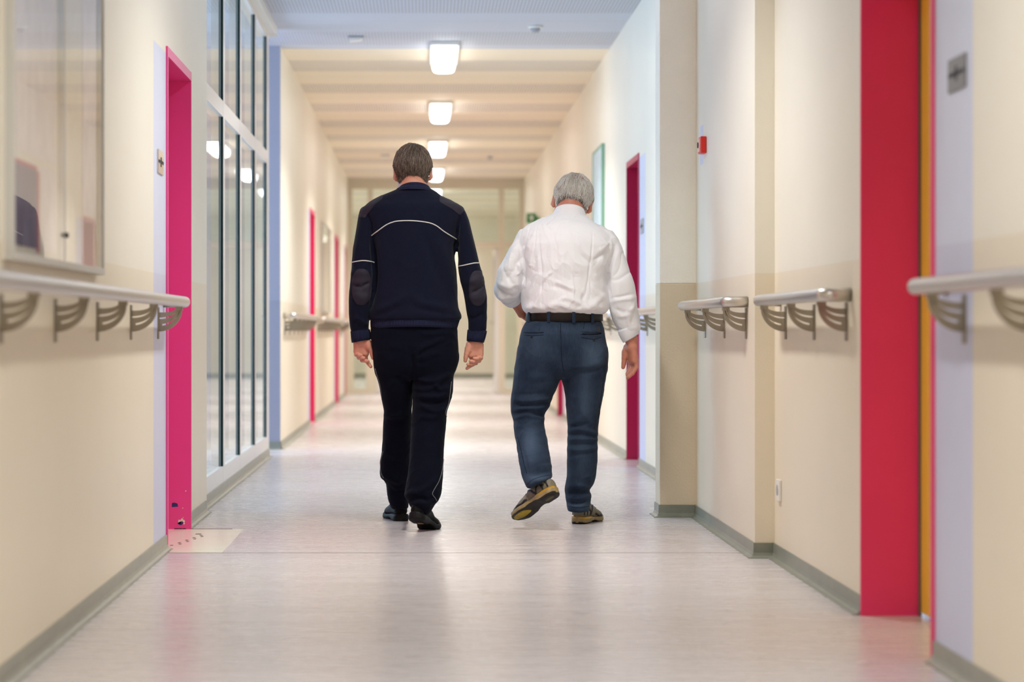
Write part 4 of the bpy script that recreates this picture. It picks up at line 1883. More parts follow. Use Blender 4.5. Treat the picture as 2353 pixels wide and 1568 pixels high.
def cloth(name, f, g, m, parent, folds=(), amps=((0.0012, (14, 14, 9)),), relax=2, seed=1, post=None, crease=(), mult=1.7):
    V, Q = surface_nets(f, g, relax)
    N = normals(V, Q)
    for a, s in amps:
        V = relief(V, N, a, s, seed)
        seed += 1
    if folds:
        V = fold(V, N, [(a, b * mult, c) for a, b, c in folds])
        V = laplace(V, Q, 0.12)
    for k, (a, s) in enumerate(crease):
        V = V + N * creases(V, a, s, seed + 70 + k)[:, None]
    N = normals(V, Q)
    if post:
        V = post(V, N)
        N = normals(V, Q)
    o = mesh_obj(name, V, Q, m, parent, smooth=True)
    bvh = BVHTree.FromPolygons([tuple(v) for v in V], Q.tolist())
    return o, V, Q, N, bvh


# ================================================================== person in the navy sweater
YA = 11.15
C1 = (780, 320, 0.3061)   # crop conversions (origin x, origin y, px per crop px)
C2 = (780, 740, 0.3189)
torso1 = [(433, 916, 986, YA + .025, .070), (441, 897, 1003, YA + .02, .082), (450, 874, 1013, YA + .015, .094), (462, 852, 1036, YA + .01, .108),
          (471, 841, 1056, YA, .117), (480, 835, 1064, YA, .123), (500, 838, 1062, YA, .130), (520, 845, 1056, YA, .134), (545, 851, 1050, YA, .136),
          (580, 854, 1048.5, YA, .138), (603, 856, 1047.5, YA, .139), (645, 857, 1048.5, YA, .140), (690, 853, 1051, YA, .141),
          (710, 850, 1054, YA, .144), (722, 848, 1061, YA, .148), (730, 848, 1062, YA, .147), (737, 851, 1058, YA, .141)]
armL1 = [(476, 832, 864, YA, .050), (486, 826, 866, YA, .058), (500, 822.5, 864, YA, .062), (530, 818, 861, YA - .005, .064), (571, 810.6, 861, YA - .015, .062), (603, 808, 861, YA - .02, .060),
         (650, 804.5, 859.5, YA - .03, .058), (693, 801.4, 854.5, YA - .02, .055), (720, 801.8, 850, YA - .01, .052), (738, 803, 847, YA, .050), (752, 804.5, 845.5, YA + .005, .047), (766, 808, 848, YA + .01, .042)]
armR1 = [(476, 1036, 1063, YA, .050), (486, 1040, 1069, YA, .058), (506, 1046, 1077, YA, .062), (530, 1049, 1083, YA - .005, .064), (553, 1050, 1089, YA - .01, .063), (604, 1052, 1101, YA - .02, .060), (645, 1057, 1112.5, YA - .03, .058),
         (672, 1064.5, 1117, YA - .025, .056), (690, 1068, 1119, YA - .02, .054), (715, 1071, 1119.5, YA - .01, .052), (740, 1075.5, 1119, YA, .049), (758, 1075.5, 1118, YA + .005, .046), (770, 1078, 1114, YA + .01, .042)]
pelv1 = [(738, 856, 1046, YA, .118), (750, 853, 1049, YA, .122), (766, 852.5, 1050, YA, .126), (797, 856.5, 1052.7, YA, .130), (826, 860, 1053, YA, .128), (845, 862.5, 1047, YA, .118), (862, 866, 1040, YA, .100), (872, 880, 1030, YA, .07)]
legL1 = [(815, 862, 950, YA, .100), (840, 861.5, 948.5, YA + .01, .104), (866, 865, 948, YA + .02, .104), (906, 876, 947.2, YA + .04, .098), (931, 880, 947, YA + .06, .092), (950, 883.6, 947, YA + .08, .086), (982, 880, 946, YA + .11, .080),
         (1037, 878.5, 944, YA + .18, .076), (1060, 873, 943, YA + .21, .077), (1094, 874.5, 941, YA + .25, .080), (1111, 888, 940, YA + .28, .080), (1148, 893, 939, YA + .32, .080), (1169, 899, 938, YA + .34, .080)]
legR1 = [(815, 947, 1052.7, YA, .100), (830, 947.3, 1052.5, YA, .104), (842, 947.5, 1049, YA, .104), (858, 947.8, 1041.5, YA, .102), (900, 948, 1040, YA - .02, .096), (925, 947.5, 1035, YA - .04, .090), (944, 946.5, 1027, YA - .06, .085), (970, 945, 1027, YA - .08, .080),
         (1011, 942.6, 1022, YA - .12, .076), (1043, 941, 1019, YA - .15, .075), (1091, 938, 1017.6, YA - .20, .077), (1115, 933, 1015.5, YA - .22, .080), (1133, 927.5, 1013.5, YA - .24, .082), (1143, 931, 1010.5, YA - .245, .082),
         (1151, 937, 1007, YA - .25, .082), (1160, 940, 999, YA - .25, .08), (1172, 948, 992, YA - .25, .072), (1182, 966, 987, YA - .25, .05)]

base1 = (0.0, YA, 0.0)
# body: one continuous skin surface (head, neck, trunk, arms, legs) with fine hands
HC1, HR1, HS1 = P(948.5, 389, YA + 0.075), rot('X', -14) @ rot('Y', -1.5), 0.985
gB = Grid((-0.42, YA - 0.50, 0.02), (0.36, YA + 0.62, 1.60), 0.010)
fb = sd_rows(gB, torso1, grow=-0.018)
for rws in (armL1, armR1, pelv1, legL1, legR1):
    fb = smin(fb, sd_rows(gB, rws, grow=-0.016), 0.01)
wl, wr = P(830, 792, YA + .012), P(1091, 792, YA + .012)
fb = smin(fb, sd_cone(gB, P(828, 730, YA), wl, 0.032, 0.026), 0.01)
fb = smin(fb, sd_cone(gB, P(1097, 730, YA), wr, 0.032, 0.026), 0.01)
fb = smin(fb, sd_cone(gB, HC1 + np.array([0, -0.035, -0.06]), P(950, 460, YA + .01), 0.060, 0.068), 0.02)
bV, bQ = surface_nets(fb, gB, 1)
gH = Grid(HC1 - np.array([.13, .16, .22]), HC1 + np.array([.13, .17, .14]), 0.0032)
fh = head_sdf(gH, HC1, HR1, HS1)
fh = smin(fh, sd_cone(gH, HC1 + np.array([0, -0.030, -0.055]), P(951, 452, YA + .02), 0.062, 0.066), 0.025)
hV, hQ = surface_nets(fh, gH, 2)
hN = normals(hV, hQ)


def hand_px(conv, Y0, wrist, palm, fingers, thumb, fr=0.0092, tr=0.0105):
    """joints given in a crop of the photograph; each with its own depth offset in metres"""
    ox, oy, s = conv

    def q(p):
        return P(ox + s * p[0], oy + s * p[1], Y0 + (p[2] if len(p) > 2 else 0.0))
    pl = [(q(a), q(b), ra, rb) for a, b, ra, rb in palm]
    fg = []
    for k, f in enumerate(fingers):
        fg.append(([q(p) for p in f], [fr * x for x in (1.12, 1.05, 0.98, 0.86)[:len(f)]]))
    fg.append(([q(p) for p in thumb], [tr * x for x in (1.5, 1.15, 1.0, 0.82)[:len(thumb)]]))
    allp = [p for a in pl for p in a[:2]] + [p for f in fg for p in f[0]]
    lo, hi = bounds(allp, 0.034)
    return hand_mesh(pl, fg, lo, hi)


CH_L = (795, 770, 0.0574)
handL = hand_px(CH_L, YA + .012, None,
                [((640, 60), (640, 330), .027, .026),
                 ((430, 300), (440, 640), .017, .016), ((560, 320), (560, 720), .017, .016), ((700, 320), (690, 740), .017, .016), ((800, 330), (800, 740), .016, .0150),
                 ((850, 290, -.012), (900, 470, -.016), .019, .015)],
                [[(390, 660), (410, 790, -.006), (520, 800, -.026), (610, 810, -.030)],
                 [(520, 740), (510, 910, -.004), (640, 910, -.026), (720, 920, -.030)],
                 [(660, 780), (640, 1020, .000), (790, 1040, -.024), (880, 1050, -.028)],
                 [(790, 790), (800, 1010, .008), (900, 1150, -.006), (990, 1270, -.012)]],
                [(930, 400, -.012), (1005, 600, -.016), (1050, 790, -.016), (1080, 930, -.014)])
CH_R = (1050, 770, 0.0574)
handR = hand_px(CH_R, YA + .012, None,
                [((730, 60), (720, 360), .027, .026),
                 ((540, 420), (560, 800), .017, .016), ((680, 440), (680, 820), .017, .016), ((820, 420), (810, 800), .017, .016), ((940, 400), (940, 740), .016, .015),
                 ((520, 400, -.010), (470, 600, -.014), .020, .015)],
                [[(960, 780), (960, 930, -.004), (830, 945, -.026), (690, 940, -.030)],
                 [(830, 830), (890, 1040, -.002), (680, 1060, -.024), (540, 1050, -.028)],
                 [(690, 850), (760, 1130, .004), (560, 1170, -.016), (440, 1180, -.020)],
                 [(560, 850), (640, 1180, .012), (480, 1270, .002), (400, 1340, -.002)]],
                [(440, 560, -.012), (390, 740, -.016), (355, 900, -.014), (335, 1040, -.012)])
V, Q = join([(bV, bQ), (hV, hQ), handL, handR])
man1 = mesh_obj('person', V, Q, SK, loc=base1, smooth=True)
tag(man1, 'person in a navy knit sweater with white piping and black trousers, walking away', 'person', 'two people walking down the corridor')
make_hair(man1, hV, hQ, hN, HC1, HR1, HS1, 'dark', HAIR_D, 5200, 0.0125, 5)['label'] = 'short brown hair going grey'
for sx in (-1, 1):
    e = MB()
    e.sphere(HC1 + HR1 @ (np.array((sx * 0.031, 0.0835, 0.001)) * HS1), 0.0112)
    e.build('eye', EYE, man1)

# sweater
g = Grid((-0.46, YA - 0.24, 0.86), (0.40, YA + 0.24, 1.66), 0.0042)
ft = sd_rows(g, torso1)
fs = smin(smin(ft, sd_rows(g, armL1), 0.010), sd_rows(g, armR1), 0.010)
folds1 = [(z2(C1, p), a, w) for p, a, w in [
    ([(240, 740), (262, 900), (268, 1060), (240, 1250)], -7, 6),
    ([(878, 760), (872, 840), (878, 930)], -5, 5),
    ([(330, 700), (310, 900), (300, 1120), (270, 1290)], 3.0, 14),
    ([(720, 720), (790, 900), (850, 1080), (880, 1200)], 3.0, 14),
    ([(640, 700), (700, 900), (800, 1150)], -2.2, 12),
    ([(410, 720), (390, 950), (340, 1180)], -2.2, 14),
    ([(520, 1160), (430, 1230), (300, 1290)], 3.5, 10),
    ([(530, 1170), (650, 1250), (860, 1280)], 3.2, 11),
    ([(450, 1240), (350, 1300), (250, 1330)], -3, 8),
    ([(600, 1270), (760, 1300), (900, 1320)], -3, 8),
    ([(100, 1100), (160, 1105), (235, 1075)], -4.5, 4),
    ([(90, 1010), (150, 1000), (230, 1010)], 3.5, 7),
    ([(110, 1160), (170, 1190), (225, 1180)], 3.5, 8),
    ([(110, 1330), (170, 1370), (210, 1400)], 3, 7),
    ([(1000, 1150), (1050, 1125), (1085, 1095)], -4.5, 4),
    ([(960, 1080), (1020, 1060), (1080, 1040)], 3.0, 7),
    ([(970, 1200), (1030, 1190), (1100, 1190)], 3.0, 8),
    ([(975, 1350), (1030, 1340), (1095, 1300)], -2.5, 6),
    ([(170, 560), (210, 580), (240, 640), (243, 730)], -3, 4),
    ([(930, 540), (900, 600), (885, 700), (878, 750)], -3, 4),
    ([(250, 480), (220, 500), (160, 560)], 1.0, 5),
]]
sw, sV, sQ, sN, sB = cloth('sweater', fs, g, KNIT, man1, folds1, amps=((0.0022, (9, 9, 5)), (0.0010, (26, 26, 14))), seed=3, crease=((0.0024, (8, 8, 3.5)),), mult=2.6)
sw['label'] = 'navy blue knit sweater'
for c_, poly in (((862, 470), z2(C1, [(328, 415), (322, 448), (285, 470), (240, 492), (222, 520), (208, 555), (190, 590), (172, 592), (140, 575), (128, 540), (150, 505), (200, 465), (270, 432)])),
                 ((1036, 470), z2(C1, [(753, 425), (750, 470), (790, 495), (850, 530), (905, 572), (918, 560), (936, 525), (925, 505), (880, 475), (830, 450), (790, 435)]))):
    patch_polar(sB, c_, poly, 'shoulder_patch', PATCH, sw)['label'] = 'dark woven shoulder patch'
for (cx_, cy_, rx, ry) in ((831, 660, 22, 42), (1097, 663, 19.5, 41)):
    poly = [(cx_ + rx * math.copysign(abs(math.cos(t)) ** 0.8, math.cos(t)), cy_ + ry * math.copysign(abs(math.sin(t)) ** 0.8, math.sin(t))) for t in np.linspace(0, 2 * math.pi, 28, endpoint=False)]
    patch_polar(sB, (cx_, cy_), poly, 'elbow_patch', PATCH, sw)['label'] = 'dark oval elbow patch'
line_on(sB, z2(C1, [(240, 725), (290, 688), (350, 645), (395, 625), (440, 615), (530, 612), (610, 618), (680, 630), (730, 652), (780, 690), (830, 722), (880, 752)]), 0.0026, 'piping', PIPE, sw)['label'] = 'white piping across the back'
line_on(sB, z2(C1, [(95, 925), (135, 917), (180, 912), (225, 917), (263, 926)]), 0.0026, 'piping', PIPE, sw)['label'] = 'white piping round the left sleeve'
line_on(sB, z2(C1, [(890, 955), (930, 948), (970, 939), (1010, 931), (1049, 929)]), 0.0026, 'piping', PIPE, sw)['label'] = 'white piping round the right sleeve'


def sec(py, xl, xr, Y, b, kx=0.0, ky=0.0):
    return ((0.5 * (xl + xr) - VX) * Y / F, Y, CH - (py - VY) * Y / F, (xr - xl) / 2 * Y / F, b, kx, ky)


ring_band('hem_rib', [sec(724, 862, 1046, YA, .126, -.02, -.06), sec(734, 852, 1056, YA, .139, -.02, -.07), sec(744, 851.5, 1053, YA, .140, -.01, -.08), sec(752, 852, 1051, YA, .139, 0, -.09), sec(758, 853, 1050, YA, .136, 0, -.10)], RIB, sw, ribs=92, amp=0.0013, n=736)
ring_band('cuff', [sec(759, 806, 849, YA + .01, .048, .10), sec(760, 805.5, 849.5, YA + .01, .049, .10), sec(763, 806, 850.5, YA + .01, .049, .12), sec(775, 807, 852, YA + .012, .049, .16), sec(784, 808, 853.5, YA + .014, .048, .19)], RIB, sw, ribs=34, amp=0.0009, n=306)
ring_band('cuff', [sec(759, 1075, 1118, YA + .01, .048, -.06), sec(760, 1074.5, 1118.5, YA + .01, .049, -.06), sec(764, 1074, 1118, YA + .01, .049, -.07), sec(776, 1073, 1115, YA + .012, .049, -.09), sec(786, 1072, 1112, YA + .014, .048, -.1)], RIB, sw, ribs=34, amp=0.0009, n=306)
ring_band('collar', [sec(442, 906, 995, YA + .022, .092, 0, -.12), sec(439, 908, 993, YA + .022, .090, 0, -.16), sec(436, 911, 991, YA + .022, .085, 0, -.20)], RIB, sw, ribs=60, amp=0.001, n=360)
ring_band('collar', [sec(439, 913, 991, YA + .022, .084, 0, -.2), sec(432, 918, 987, YA + .022, .080, 0, -.26), sec(431, 921, 985, YA + .022, .077, 0, -.28)], RIB, sw, ribs=60, amp=0.0014, n=360)
# trousers
g = Grid((-0.30, YA - 0.40, 0.06), (0.22, YA + 0.46, 0.99), 0.0046)
fl = smin(sd_rows(g, pelv1), sd_rows(g, legL1), 0.022)
fl = smin(fl, sd_rows(g, legR1), 0.012)
tf1 = [(z2(C2, p), a, w) for p, a, w in [
    ([(540, 395), (600, 425), (680, 430), (750, 400), (830, 345)], 5, 5),
    ([(545, 480), (620, 490), (690, 465), (740, 400)], 4, 5),
    ([(680, 440), (720, 490), (800, 470)], 4, 5),
    ([(560, 530), (650, 548), (740, 535), (800, 500)], 5, 6),
    ([(560, 590), (610, 620), (690, 650), (775, 620)], 5.5, 6),
    ([(545, 560), (620, 585), (700, 590), (790, 560)], -3.5, 5),
    ([(545, 680), (610, 690), (680, 690), (760, 650)], 3.5, 7),
    ([(545, 240), (600, 190), (680, 150), (760, 120)], 4, 6),
    ([(550, 280), (640, 240), (740, 230)], 3, 7),
    ([(560, 70), (650, 90), (740, 80), (830, 90)], 2.5, 6),
    ([(300, 150), (360, 180), (450, 190)], 2, 9),
    ([(525, 230), (530, 320), (527, 420)], -6, 4),
    ([(480, 1235), (560, 1230), (640, 1190), (720, 1120)], 5, 7),
    ([(500, 1290), (580, 1270), (650, 1290), (690, 1250)], -5, 6),
    ([(540, 1300), (610, 1310), (680, 1290)], 4, 6),
    ([(640, 1000), (600, 1100), (540, 1200)], 2.5, 10),
    ([(320, 660), (380, 680), (480, 660)], 3, 6),
    ([(310, 900), (380, 960), (460, 980)], 2.5, 9),
    ([(300, 1090), (370, 1130), (460, 1150)], 3.5, 8),
    ([(345, 1200), (420, 1230), (490, 1220)], -3, 7)]]
tr, tV, tQ, tN, tB = cloth('trousers', fl, g, TROUS, man1, tf1, amps=((0.0028, (8, 8, 6)), (0.0012, (24, 24, 16))), seed=21, crease=((0.0036, (9, 9, 9)), (0.0016, (20, 20, 16))), mult=2.5)
tr['label'] = 'black trousers with thin grey side piping'
line_on(tB, z2(C2, [(806, 430), (795, 520), (785, 590), (765, 645), (764, 665), (776, 700), (772, 780), (760, 900), (748, 1010), (735, 1090), (715, 1150), (690, 1195), (672, 1230), (672, 1248), (688, 1268), (700, 1290)]), 0.0014, 'piping', PIPE_G, tr, dense=5)
line_on(tB, z2(C2, [(258, 335), (272, 385), (290, 440), (300, 490), (306, 560)]), 0.0014, 'piping', PIPE_G, tr, dense=5)
line_on(tB, z2(C2, [(316, 935), (300, 1000), (298, 1060), (305, 1100), (320, 1125)]), 0.0014, 'piping', PIPE_G, tr, dense=5)
# shoes
YELL = mat('yellow_badge', (190, 140, 20), 0.5)
shoe(man1, shoe_matrix((P(924, 1198, 11.44)[0], 11.45, 0.0), yaw=-11), 'leather', -1, SHOEB, [SOLEB, YELL], L=0.30)
shoe(man1, shoe_matrix((P(953, 1199, 10.86)[0] - 0.004, 10.80, 0.0), yaw=18), 'leather', 1, SHOEB, [SOLEB, YELL], bend=17, L=0.305)

# ================================================================== person in the white shirt
YB = 11.25
C3 = (1120, 380, 0.3188)
C4 = (1120, 700, 0.3381)
torso2 = [(478, 1292, 1328, YB + .09, .05), (484, 1284, 1336, YB + .08, .06), (493, 1266, 1346, YB + .06, .078), (504, 1240, 1358, YB + .04, .098), (514, 1217, 1372, YB + .02, .114), (525, 1200, 1394, YB + .01, .126), (540, 1193, 1408, YB, .136),
          (560, 1192, 1414, YB - .01, .145), (585, 1194, 1410, YB - .01, .150), (610, 1197, 1402, YB - .01, .155), (645, 1200, 1395, YB, .160), (683, 1198, 1398, YB, .165),
          (700, 1198, 1400, YB, .165), (709, 1200, 1399, YB, .160), (717, 1206, 1394, YB, .150), (722, 1212, 1386, YB, .140)]
armL2 = [(528, 1194, 1226, YB, .055), (549, 1184, 1224, YB, .064), (575, 1171, 1214, YB - .005, .068), (600, 1158, 1207, YB - .01, .068), (619, 1145, 1204, YB - .01, .068), (640, 1139.5, 1201, YB - .005, .068),
         (658, 1139, 1199, YB, .066), (674, 1142, 1194, YB + .02, .062), (686, 1148, 1188, YB + .04, .055)]
armR2 = [(530, 1384, 1407, YB, .055), (545, 1386, 1417, YB, .062), (560, 1390, 1425, YB, .066), (584, 1392, 1434, YB, .068), (616, 1393, 1445, YB, .066), (651, 1394.5, 1458, YB - .01, .064), (683, 1399, 1464, YB - .01, .060), (718, 1403, 1466.5, YB, .056),
         (740, 1410, 1471, YB + .01, .053), (753, 1417, 1473, YB + .012, .050), (764, 1427, 1468, YB + .015, .045)]
pelv2 = [(736, 1212, 1380, YB, .138), (741, 1208, 1383.5, YB, .144), (757, 1199.5, 1388, YB, .148), (781, 1193.7, 1391.5, YB, .152), (808, 1190, 1395.6, YB, .152), (830, 1187, 1395.5, YB, .146), (848, 1184, 1394.5, YB, .130), (860, 1190, 1390, YB, .108), (868, 1215, 1365, YB, .07)]
legL2 = [(800, 1193, 1292, YB, .110), (840, 1185, 1290, YB, .118), (864, 1181, 1288.5, YB - .005, .116), (886, 1179, 1280.5, YB - .01, .110), (910, 1176, 1269, YB - .01, .104), (930, 1174, 1263, YB - .01, .098), (950, 1174.5, 1250.5, YB - .02, .092), (967, 1180.5, 1248.5, YB - .04, .088),
         (991, 1182.5, 1253, YB - .08, .085), (1028, 1187.6, 1260.5, YB - .15, .080), (1065, 1193, 1267, YB - .23, .078), (1085, 1196.5, 1269.5, YB - .27, .078), (1098, 1199.5, 1269.5, YB - .30, .076), (1103, 1201.5, 1262, YB - .31, .076),
         (1111, 1204.5, 1242, YB - .32, .07), (1123, 1210, 1221, YB - .32, .05)]
legR2 = [(800, 1288, 1395, YB, .110), (840, 1289, 1395, YB, .118), (864, 1290, 1393, YB, .114), (893, 1297.5, 1388.5, YB, .106), (903, 1298.5, 1387, YB, .102), (943, 1302.6, 1379, YB, .092), (980, 1306, 1374.5, YB + .01, .086), (1014, 1304, 1373.6, YB + .015, .084), (1055, 1302.6, 1373.6, YB + .02, .082),
         (1095, 1302.6, 1369.5, YB + .03, .080), (1113, 1299, 1364.5, YB + .04, .080), (1126, 1297.5, 1355, YB + .05, .080), (1132, 1298, 1356, YB + .05, .082), (1140, 1299, 1359.5, YB + .05, .083), (1152, 1300.5, 1357.5, YB + .05, .082), (1160, 1302, 1355.5, YB + .05, .078), (1170, 1303.5, 1355, YB + .05, .076), (1175, 1304.5, 1354.5, YB + .05, .075)]
foreL = (P(1163, 666, YB + .03), P(1179, 689, YB + .105))

base2 = (0.72, YB, 0.0)
HC2, HR2, HS2 = P(1316, 460, YB + 0.150), rot('Y', 13) @ rot('X', -31) @ rot('Z', -5), 1.04
gB = Grid((0.33, YB - 0.45, 0.02), (1.08, YB + 0.40, 1.60), 0.010)
fb = sd_rows(gB, torso2, grow=-0.018)
for rws in (armL2, armR2, pelv2, legL2, legR2):
    fb = smin(fb, sd_rows(gB, rws, grow=-0.018), 0.01)
fb = smin(fb, sd_cone(gB, foreL[0], foreL[1] + (foreL[1] - foreL[0]) / np.linalg.norm(foreL[1] - foreL[0]) * 0.03, 0.036, 0.027), 0.01)
fb = smin(fb, sd_cone(gB, P(1437, 725, YB), P(1450, 788, YB + .02), 0.036, 0.028), 0.01)
fb = smin(fb, sd_cone(gB, HC2 + np.array([0, -0.05, -0.05]), P(1308, 520, YB + .04), 0.060, 0.075), 0.02)
bV, bQ = surface_nets(fb, gB, 1)
gH = Grid(HC2 - np.array([.15, .18, .24]), HC2 + np.array([.15, .19, .15]), 0.0034)
fh = head_sdf(gH, HC2, HR2, HS2, 1.08)
fh = smin(fh, sd_cone(gH, HC2 + HR2 @ np.array([0, -0.035, -0.045]), P(1309, 500, YB + .07), 0.064, 0.072), 0.025)
hV, hQ = surface_nets(fh, gH, 2)
hN = normals(hV, hQ)
CH_3 = (1410, 770, 0.0702)
handR2 = hand_px(CH_3, YB + .02, None,
                 [((600, 150), (590, 420), .029, .028),
                  ((640, 430, -.012), (690, 830, -.012), .020, .018), ((560, 430, .006), (630, 830, .004), .020, .018), ((500, 430, .02), (580, 830, .02), .018, .017), ((470, 430, .034), (560, 820, .034), .017, .016),
                  ((450, 430, .02), (400, 640, .02), .020, .018)],
                 [[(730, 840, -.014), (750, 1060, -.016), (620, 1260, -.018), (500, 1370, -.018)],
                  [(670, 860, .002), (700, 1080, .002), (600, 1250, .0), (460, 1400, .0)],
                  [(600, 850, .020), (620, 1060, .020), (540, 1220, .018), (450, 1320, .018)],
                  [(550, 850, .036), (550, 1040, .038), (500, 1180, .036), (440, 1280, .034)]],
                 [(380, 560, .02), (350, 760, .018), (335, 920, .018), (310, 1060, .018)], fr=0.0098, tr=0.0115)
hl = foreL[1] + (foreL[1] - foreL[0]) / np.linalg.norm(foreL[1] - foreL[0]) * 0.03
dirf = (foreL[1] - foreL[0]) / np.linalg.norm(foreL[1] - foreL[0])
rt = np.cross(dirf, [0, 0, 1])
rt /= np.linalg.norm(rt)
upv = np.cross(rt, dirf)
palm = [(hl - dirf * 0.06, hl + dirf * 0.005, .026, .026)]
fing = []
for k in range(4):
    o = rt * 0.010 + upv * (0.030 - 0.020 * k)
    palm.append((hl + o * 0.7, hl + dirf * 0.065 + o, .015, .014))
    p0 = hl + dirf * 0.07 + o
    p1 = p0 + dirf * 0.030 + rt * 0.012
    p2 = p1 - dirf * 0.006 + rt * 0.026
    p3 = p2 - dirf * 0.024 + rt * 0.004
    fing.append(([p0, p1, p2, p3], [.0105, .0098, .009, .008]))
tb = hl + upv * 0.028 + rt * 0.008
fing.append(([tb, tb + dirf * 0.035 + rt * 0.018 + upv * 0.010, tb + dirf * 0.058 + rt * 0.034, tb + dirf * 0.070 + rt * 0.050 - upv * 0.010], [.015, .012, .011, .009]))
lo, hi = bounds([p for a in palm for p in a[:2]] + [p for f in fing for p in f[0]], 0.034)
handL2 = hand_mesh(palm, fing, lo, hi)
V, Q = join([(bV, bQ), (hV, hQ), handR2, handL2])
man2 = mesh_obj('person', V, Q, SK2, loc=base2, smooth=True)
tag(man2, 'grey-haired person in a white shirt, blue jeans and running shoes, walking mid-stride', 'person', 'two people walking down the corridor')
make_hair(man2, hV, hQ, hN, HC2, HR2, HS2, 'grey', HAIR_G, 5600, 0.0125, 9)['label'] = 'short grey hair thinning at the crown'
for sx in (-1, 1):
    e = MB()
    e.sphere(HC2 + HR2 @ (np.array((sx * 0.031, 0.0835, 0.001)) * HS2), 0.0115)
    e.build('eye', EYE, man2)

# shirt
g = Grid((0.32, YB - 0.25, 0.92), (1.07, YB + 0.34, 1.54), 0.0034)
ft = sd_rows(g, torso2)
fs = smin(ft, sd_rows(g, armL2), 0.014)
fs = smin(fs, sd_cone(g, foreL[0], foreL[1] - (foreL[1] - foreL[0]) * 0.35, 0.058, 0.046), 0.02)
fs = smin(fs, sd_rows(g, armR2), 0.012)
folds2 = [(z2(C3, p), a, w) for p, a, w in [
    ([(372, 470), (375, 600), (390, 760), (388, 900), (395, 1010)], -3.0, 2.6),       # princess seams
    ([(760, 470), (755, 600), (735, 760), (715, 900), (705, 960)], -3.0, 2.6),
    ([(225, 520), (240, 620), (262, 740), (255, 860)], -6, 5),
    ([(885, 500), (868, 640), (862, 800), (862, 900)], -5, 5),
    ([(350, 480), (310, 550), (285, 620)], 4.5, 5), ([(320, 500), (275, 560), (250, 600)], -4, 4),
    ([(360, 560), (320, 650), (300, 760)], 4, 7), ([(345, 640), (330, 760), (300, 880)], -3, 6),
    ([(380, 780), (330, 870), (290, 960)], 4.5, 6), ([(400, 830), (340, 940), (300, 1020)], -4, 5), ([(400, 900), (360, 980), (330, 1040)], 4, 5),
    ([(470, 760), (430, 800), (390, 850)], 3.5, 4), ([(560, 540), (540, 680), (550, 800), (600, 920), (650, 1020)], 4, 9),
    ([(600, 620), (640, 720), (700, 820)], 3, 8), ([(640, 540), (690, 610), (760, 680)], 3.5, 6), ([(670, 640), (720, 690), (750, 720)], -3, 4),
    ([(480, 830), (560, 870), (640, 900)], 2.6, 5), ([(450, 870), (540, 890), (620, 930)], -2.4, 5),
    ([(500, 980), (570, 960), (660, 990), (720, 1010)], 3.5, 6), ([(430, 1020), (520, 1000), (600, 1030)], 3.5, 6),
    ([(560, 1030), (660, 1040), (760, 1000), (840, 940)], 4, 7), ([(700, 920), (690, 980), (740, 1030)], -4, 5),
    ([(740, 860), (790, 920), (850, 960)], 3.5, 6), ([(770, 760), (810, 850), (850, 900)], 3, 7),
    ([(880, 540), (860, 580), (800, 620)], 5, 5), ([(870, 580), (830, 640), (760, 690)], -4, 5), ([(890, 560), (875, 660), (850, 740)], 4, 6),
    ([(930, 560), (900, 650), (880, 740), (870, 840)], -5, 5), ([(950, 600), (920, 700), (900, 800)], 3.5, 7),
    ([(260, 1040), (340, 1020), (420, 1045)], 4, 7), ([(840, 1040), (780, 1020), (720, 1040)], 4, 7),
    ([(890, 830), (950, 820), (1040, 760)], -2.6, 4), ([(890, 990), (950, 970), (1050, 960)], 3.5, 5), ([(900, 960), (960, 950), (1050, 930)], -3.5, 4),
    ([(940, 1090), (1000, 1080), (1050, 1010)], 3.5, 5), ([(910, 1030), (980, 1060), (1040, 1060)], -3, 5), ([(1060, 1000), (1030, 1080), (1010, 1140)], 3, 5),
    ([(960, 640), (1000, 760), (1040, 860)], 2, 10),
    ([(210, 560), (170, 660), (110, 760)], 3.5, 8), ([(240, 640), (190, 760), (120, 840)], -3.5, 7), ([(215, 700), (235, 760), (200, 800)], 4, 5),
    ([(80, 880), (120, 930), (190, 940)], -4, 4), ([(75, 930), (110, 970), (170, 990)], 4, 4), ([(70, 840), (140, 880), (230, 860)], 3, 6), ([(150, 800), (190, 870), (225, 900)], -3, 5),
    ([(450, 400), (560, 385), (700, 395)], -0.8, 2.5), ([(470, 480), (640, 500), (780, 580)], 1.6, 6), ([(430, 560), (560, 520), (700, 520)], 1.4, 8)]]
sh, sV, sQ, sN, sB = cloth('shirt', fs, g, SHIRT, man2, folds2, amps=((0.0035, (9, 9, 6)), (0.0012, (26, 26, 17))), seed=41, crease=((0.0046, (13, 13, 6)), (-0.0034, (17, 17, 9)), (0.0017, (34, 34, 20)), (-0.0010, (48, 48, 30))))
sh['label'] = 'white cotton shirt tucked in at the belt'
for pts in (z2(C3, [(385, 480), (376, 560), (384, 680), (394, 800), (392, 920), (394, 1000)]), z2(C3, [(772, 500), (764, 600), (748, 700), (730, 820), (718, 920), (708, 965)])):
    o = line_on(sB, pts, 0.0011, 'seam', SHIRT, sh, lift=-0.0002)
ring_band('collar', [sec(499, 1266, 1351, YB + .075, .098, -.04, -.10), sec(491, 1272, 1346, YB + .075, .094, -.06, -.18), sec(483, 1276, 1343, YB + .075, .090, -.08, -.24), sec(482, 1279, 1341, YB + .075, .086, -.08, -.26)], SHIRT, sh, n=96, thick=0.005)
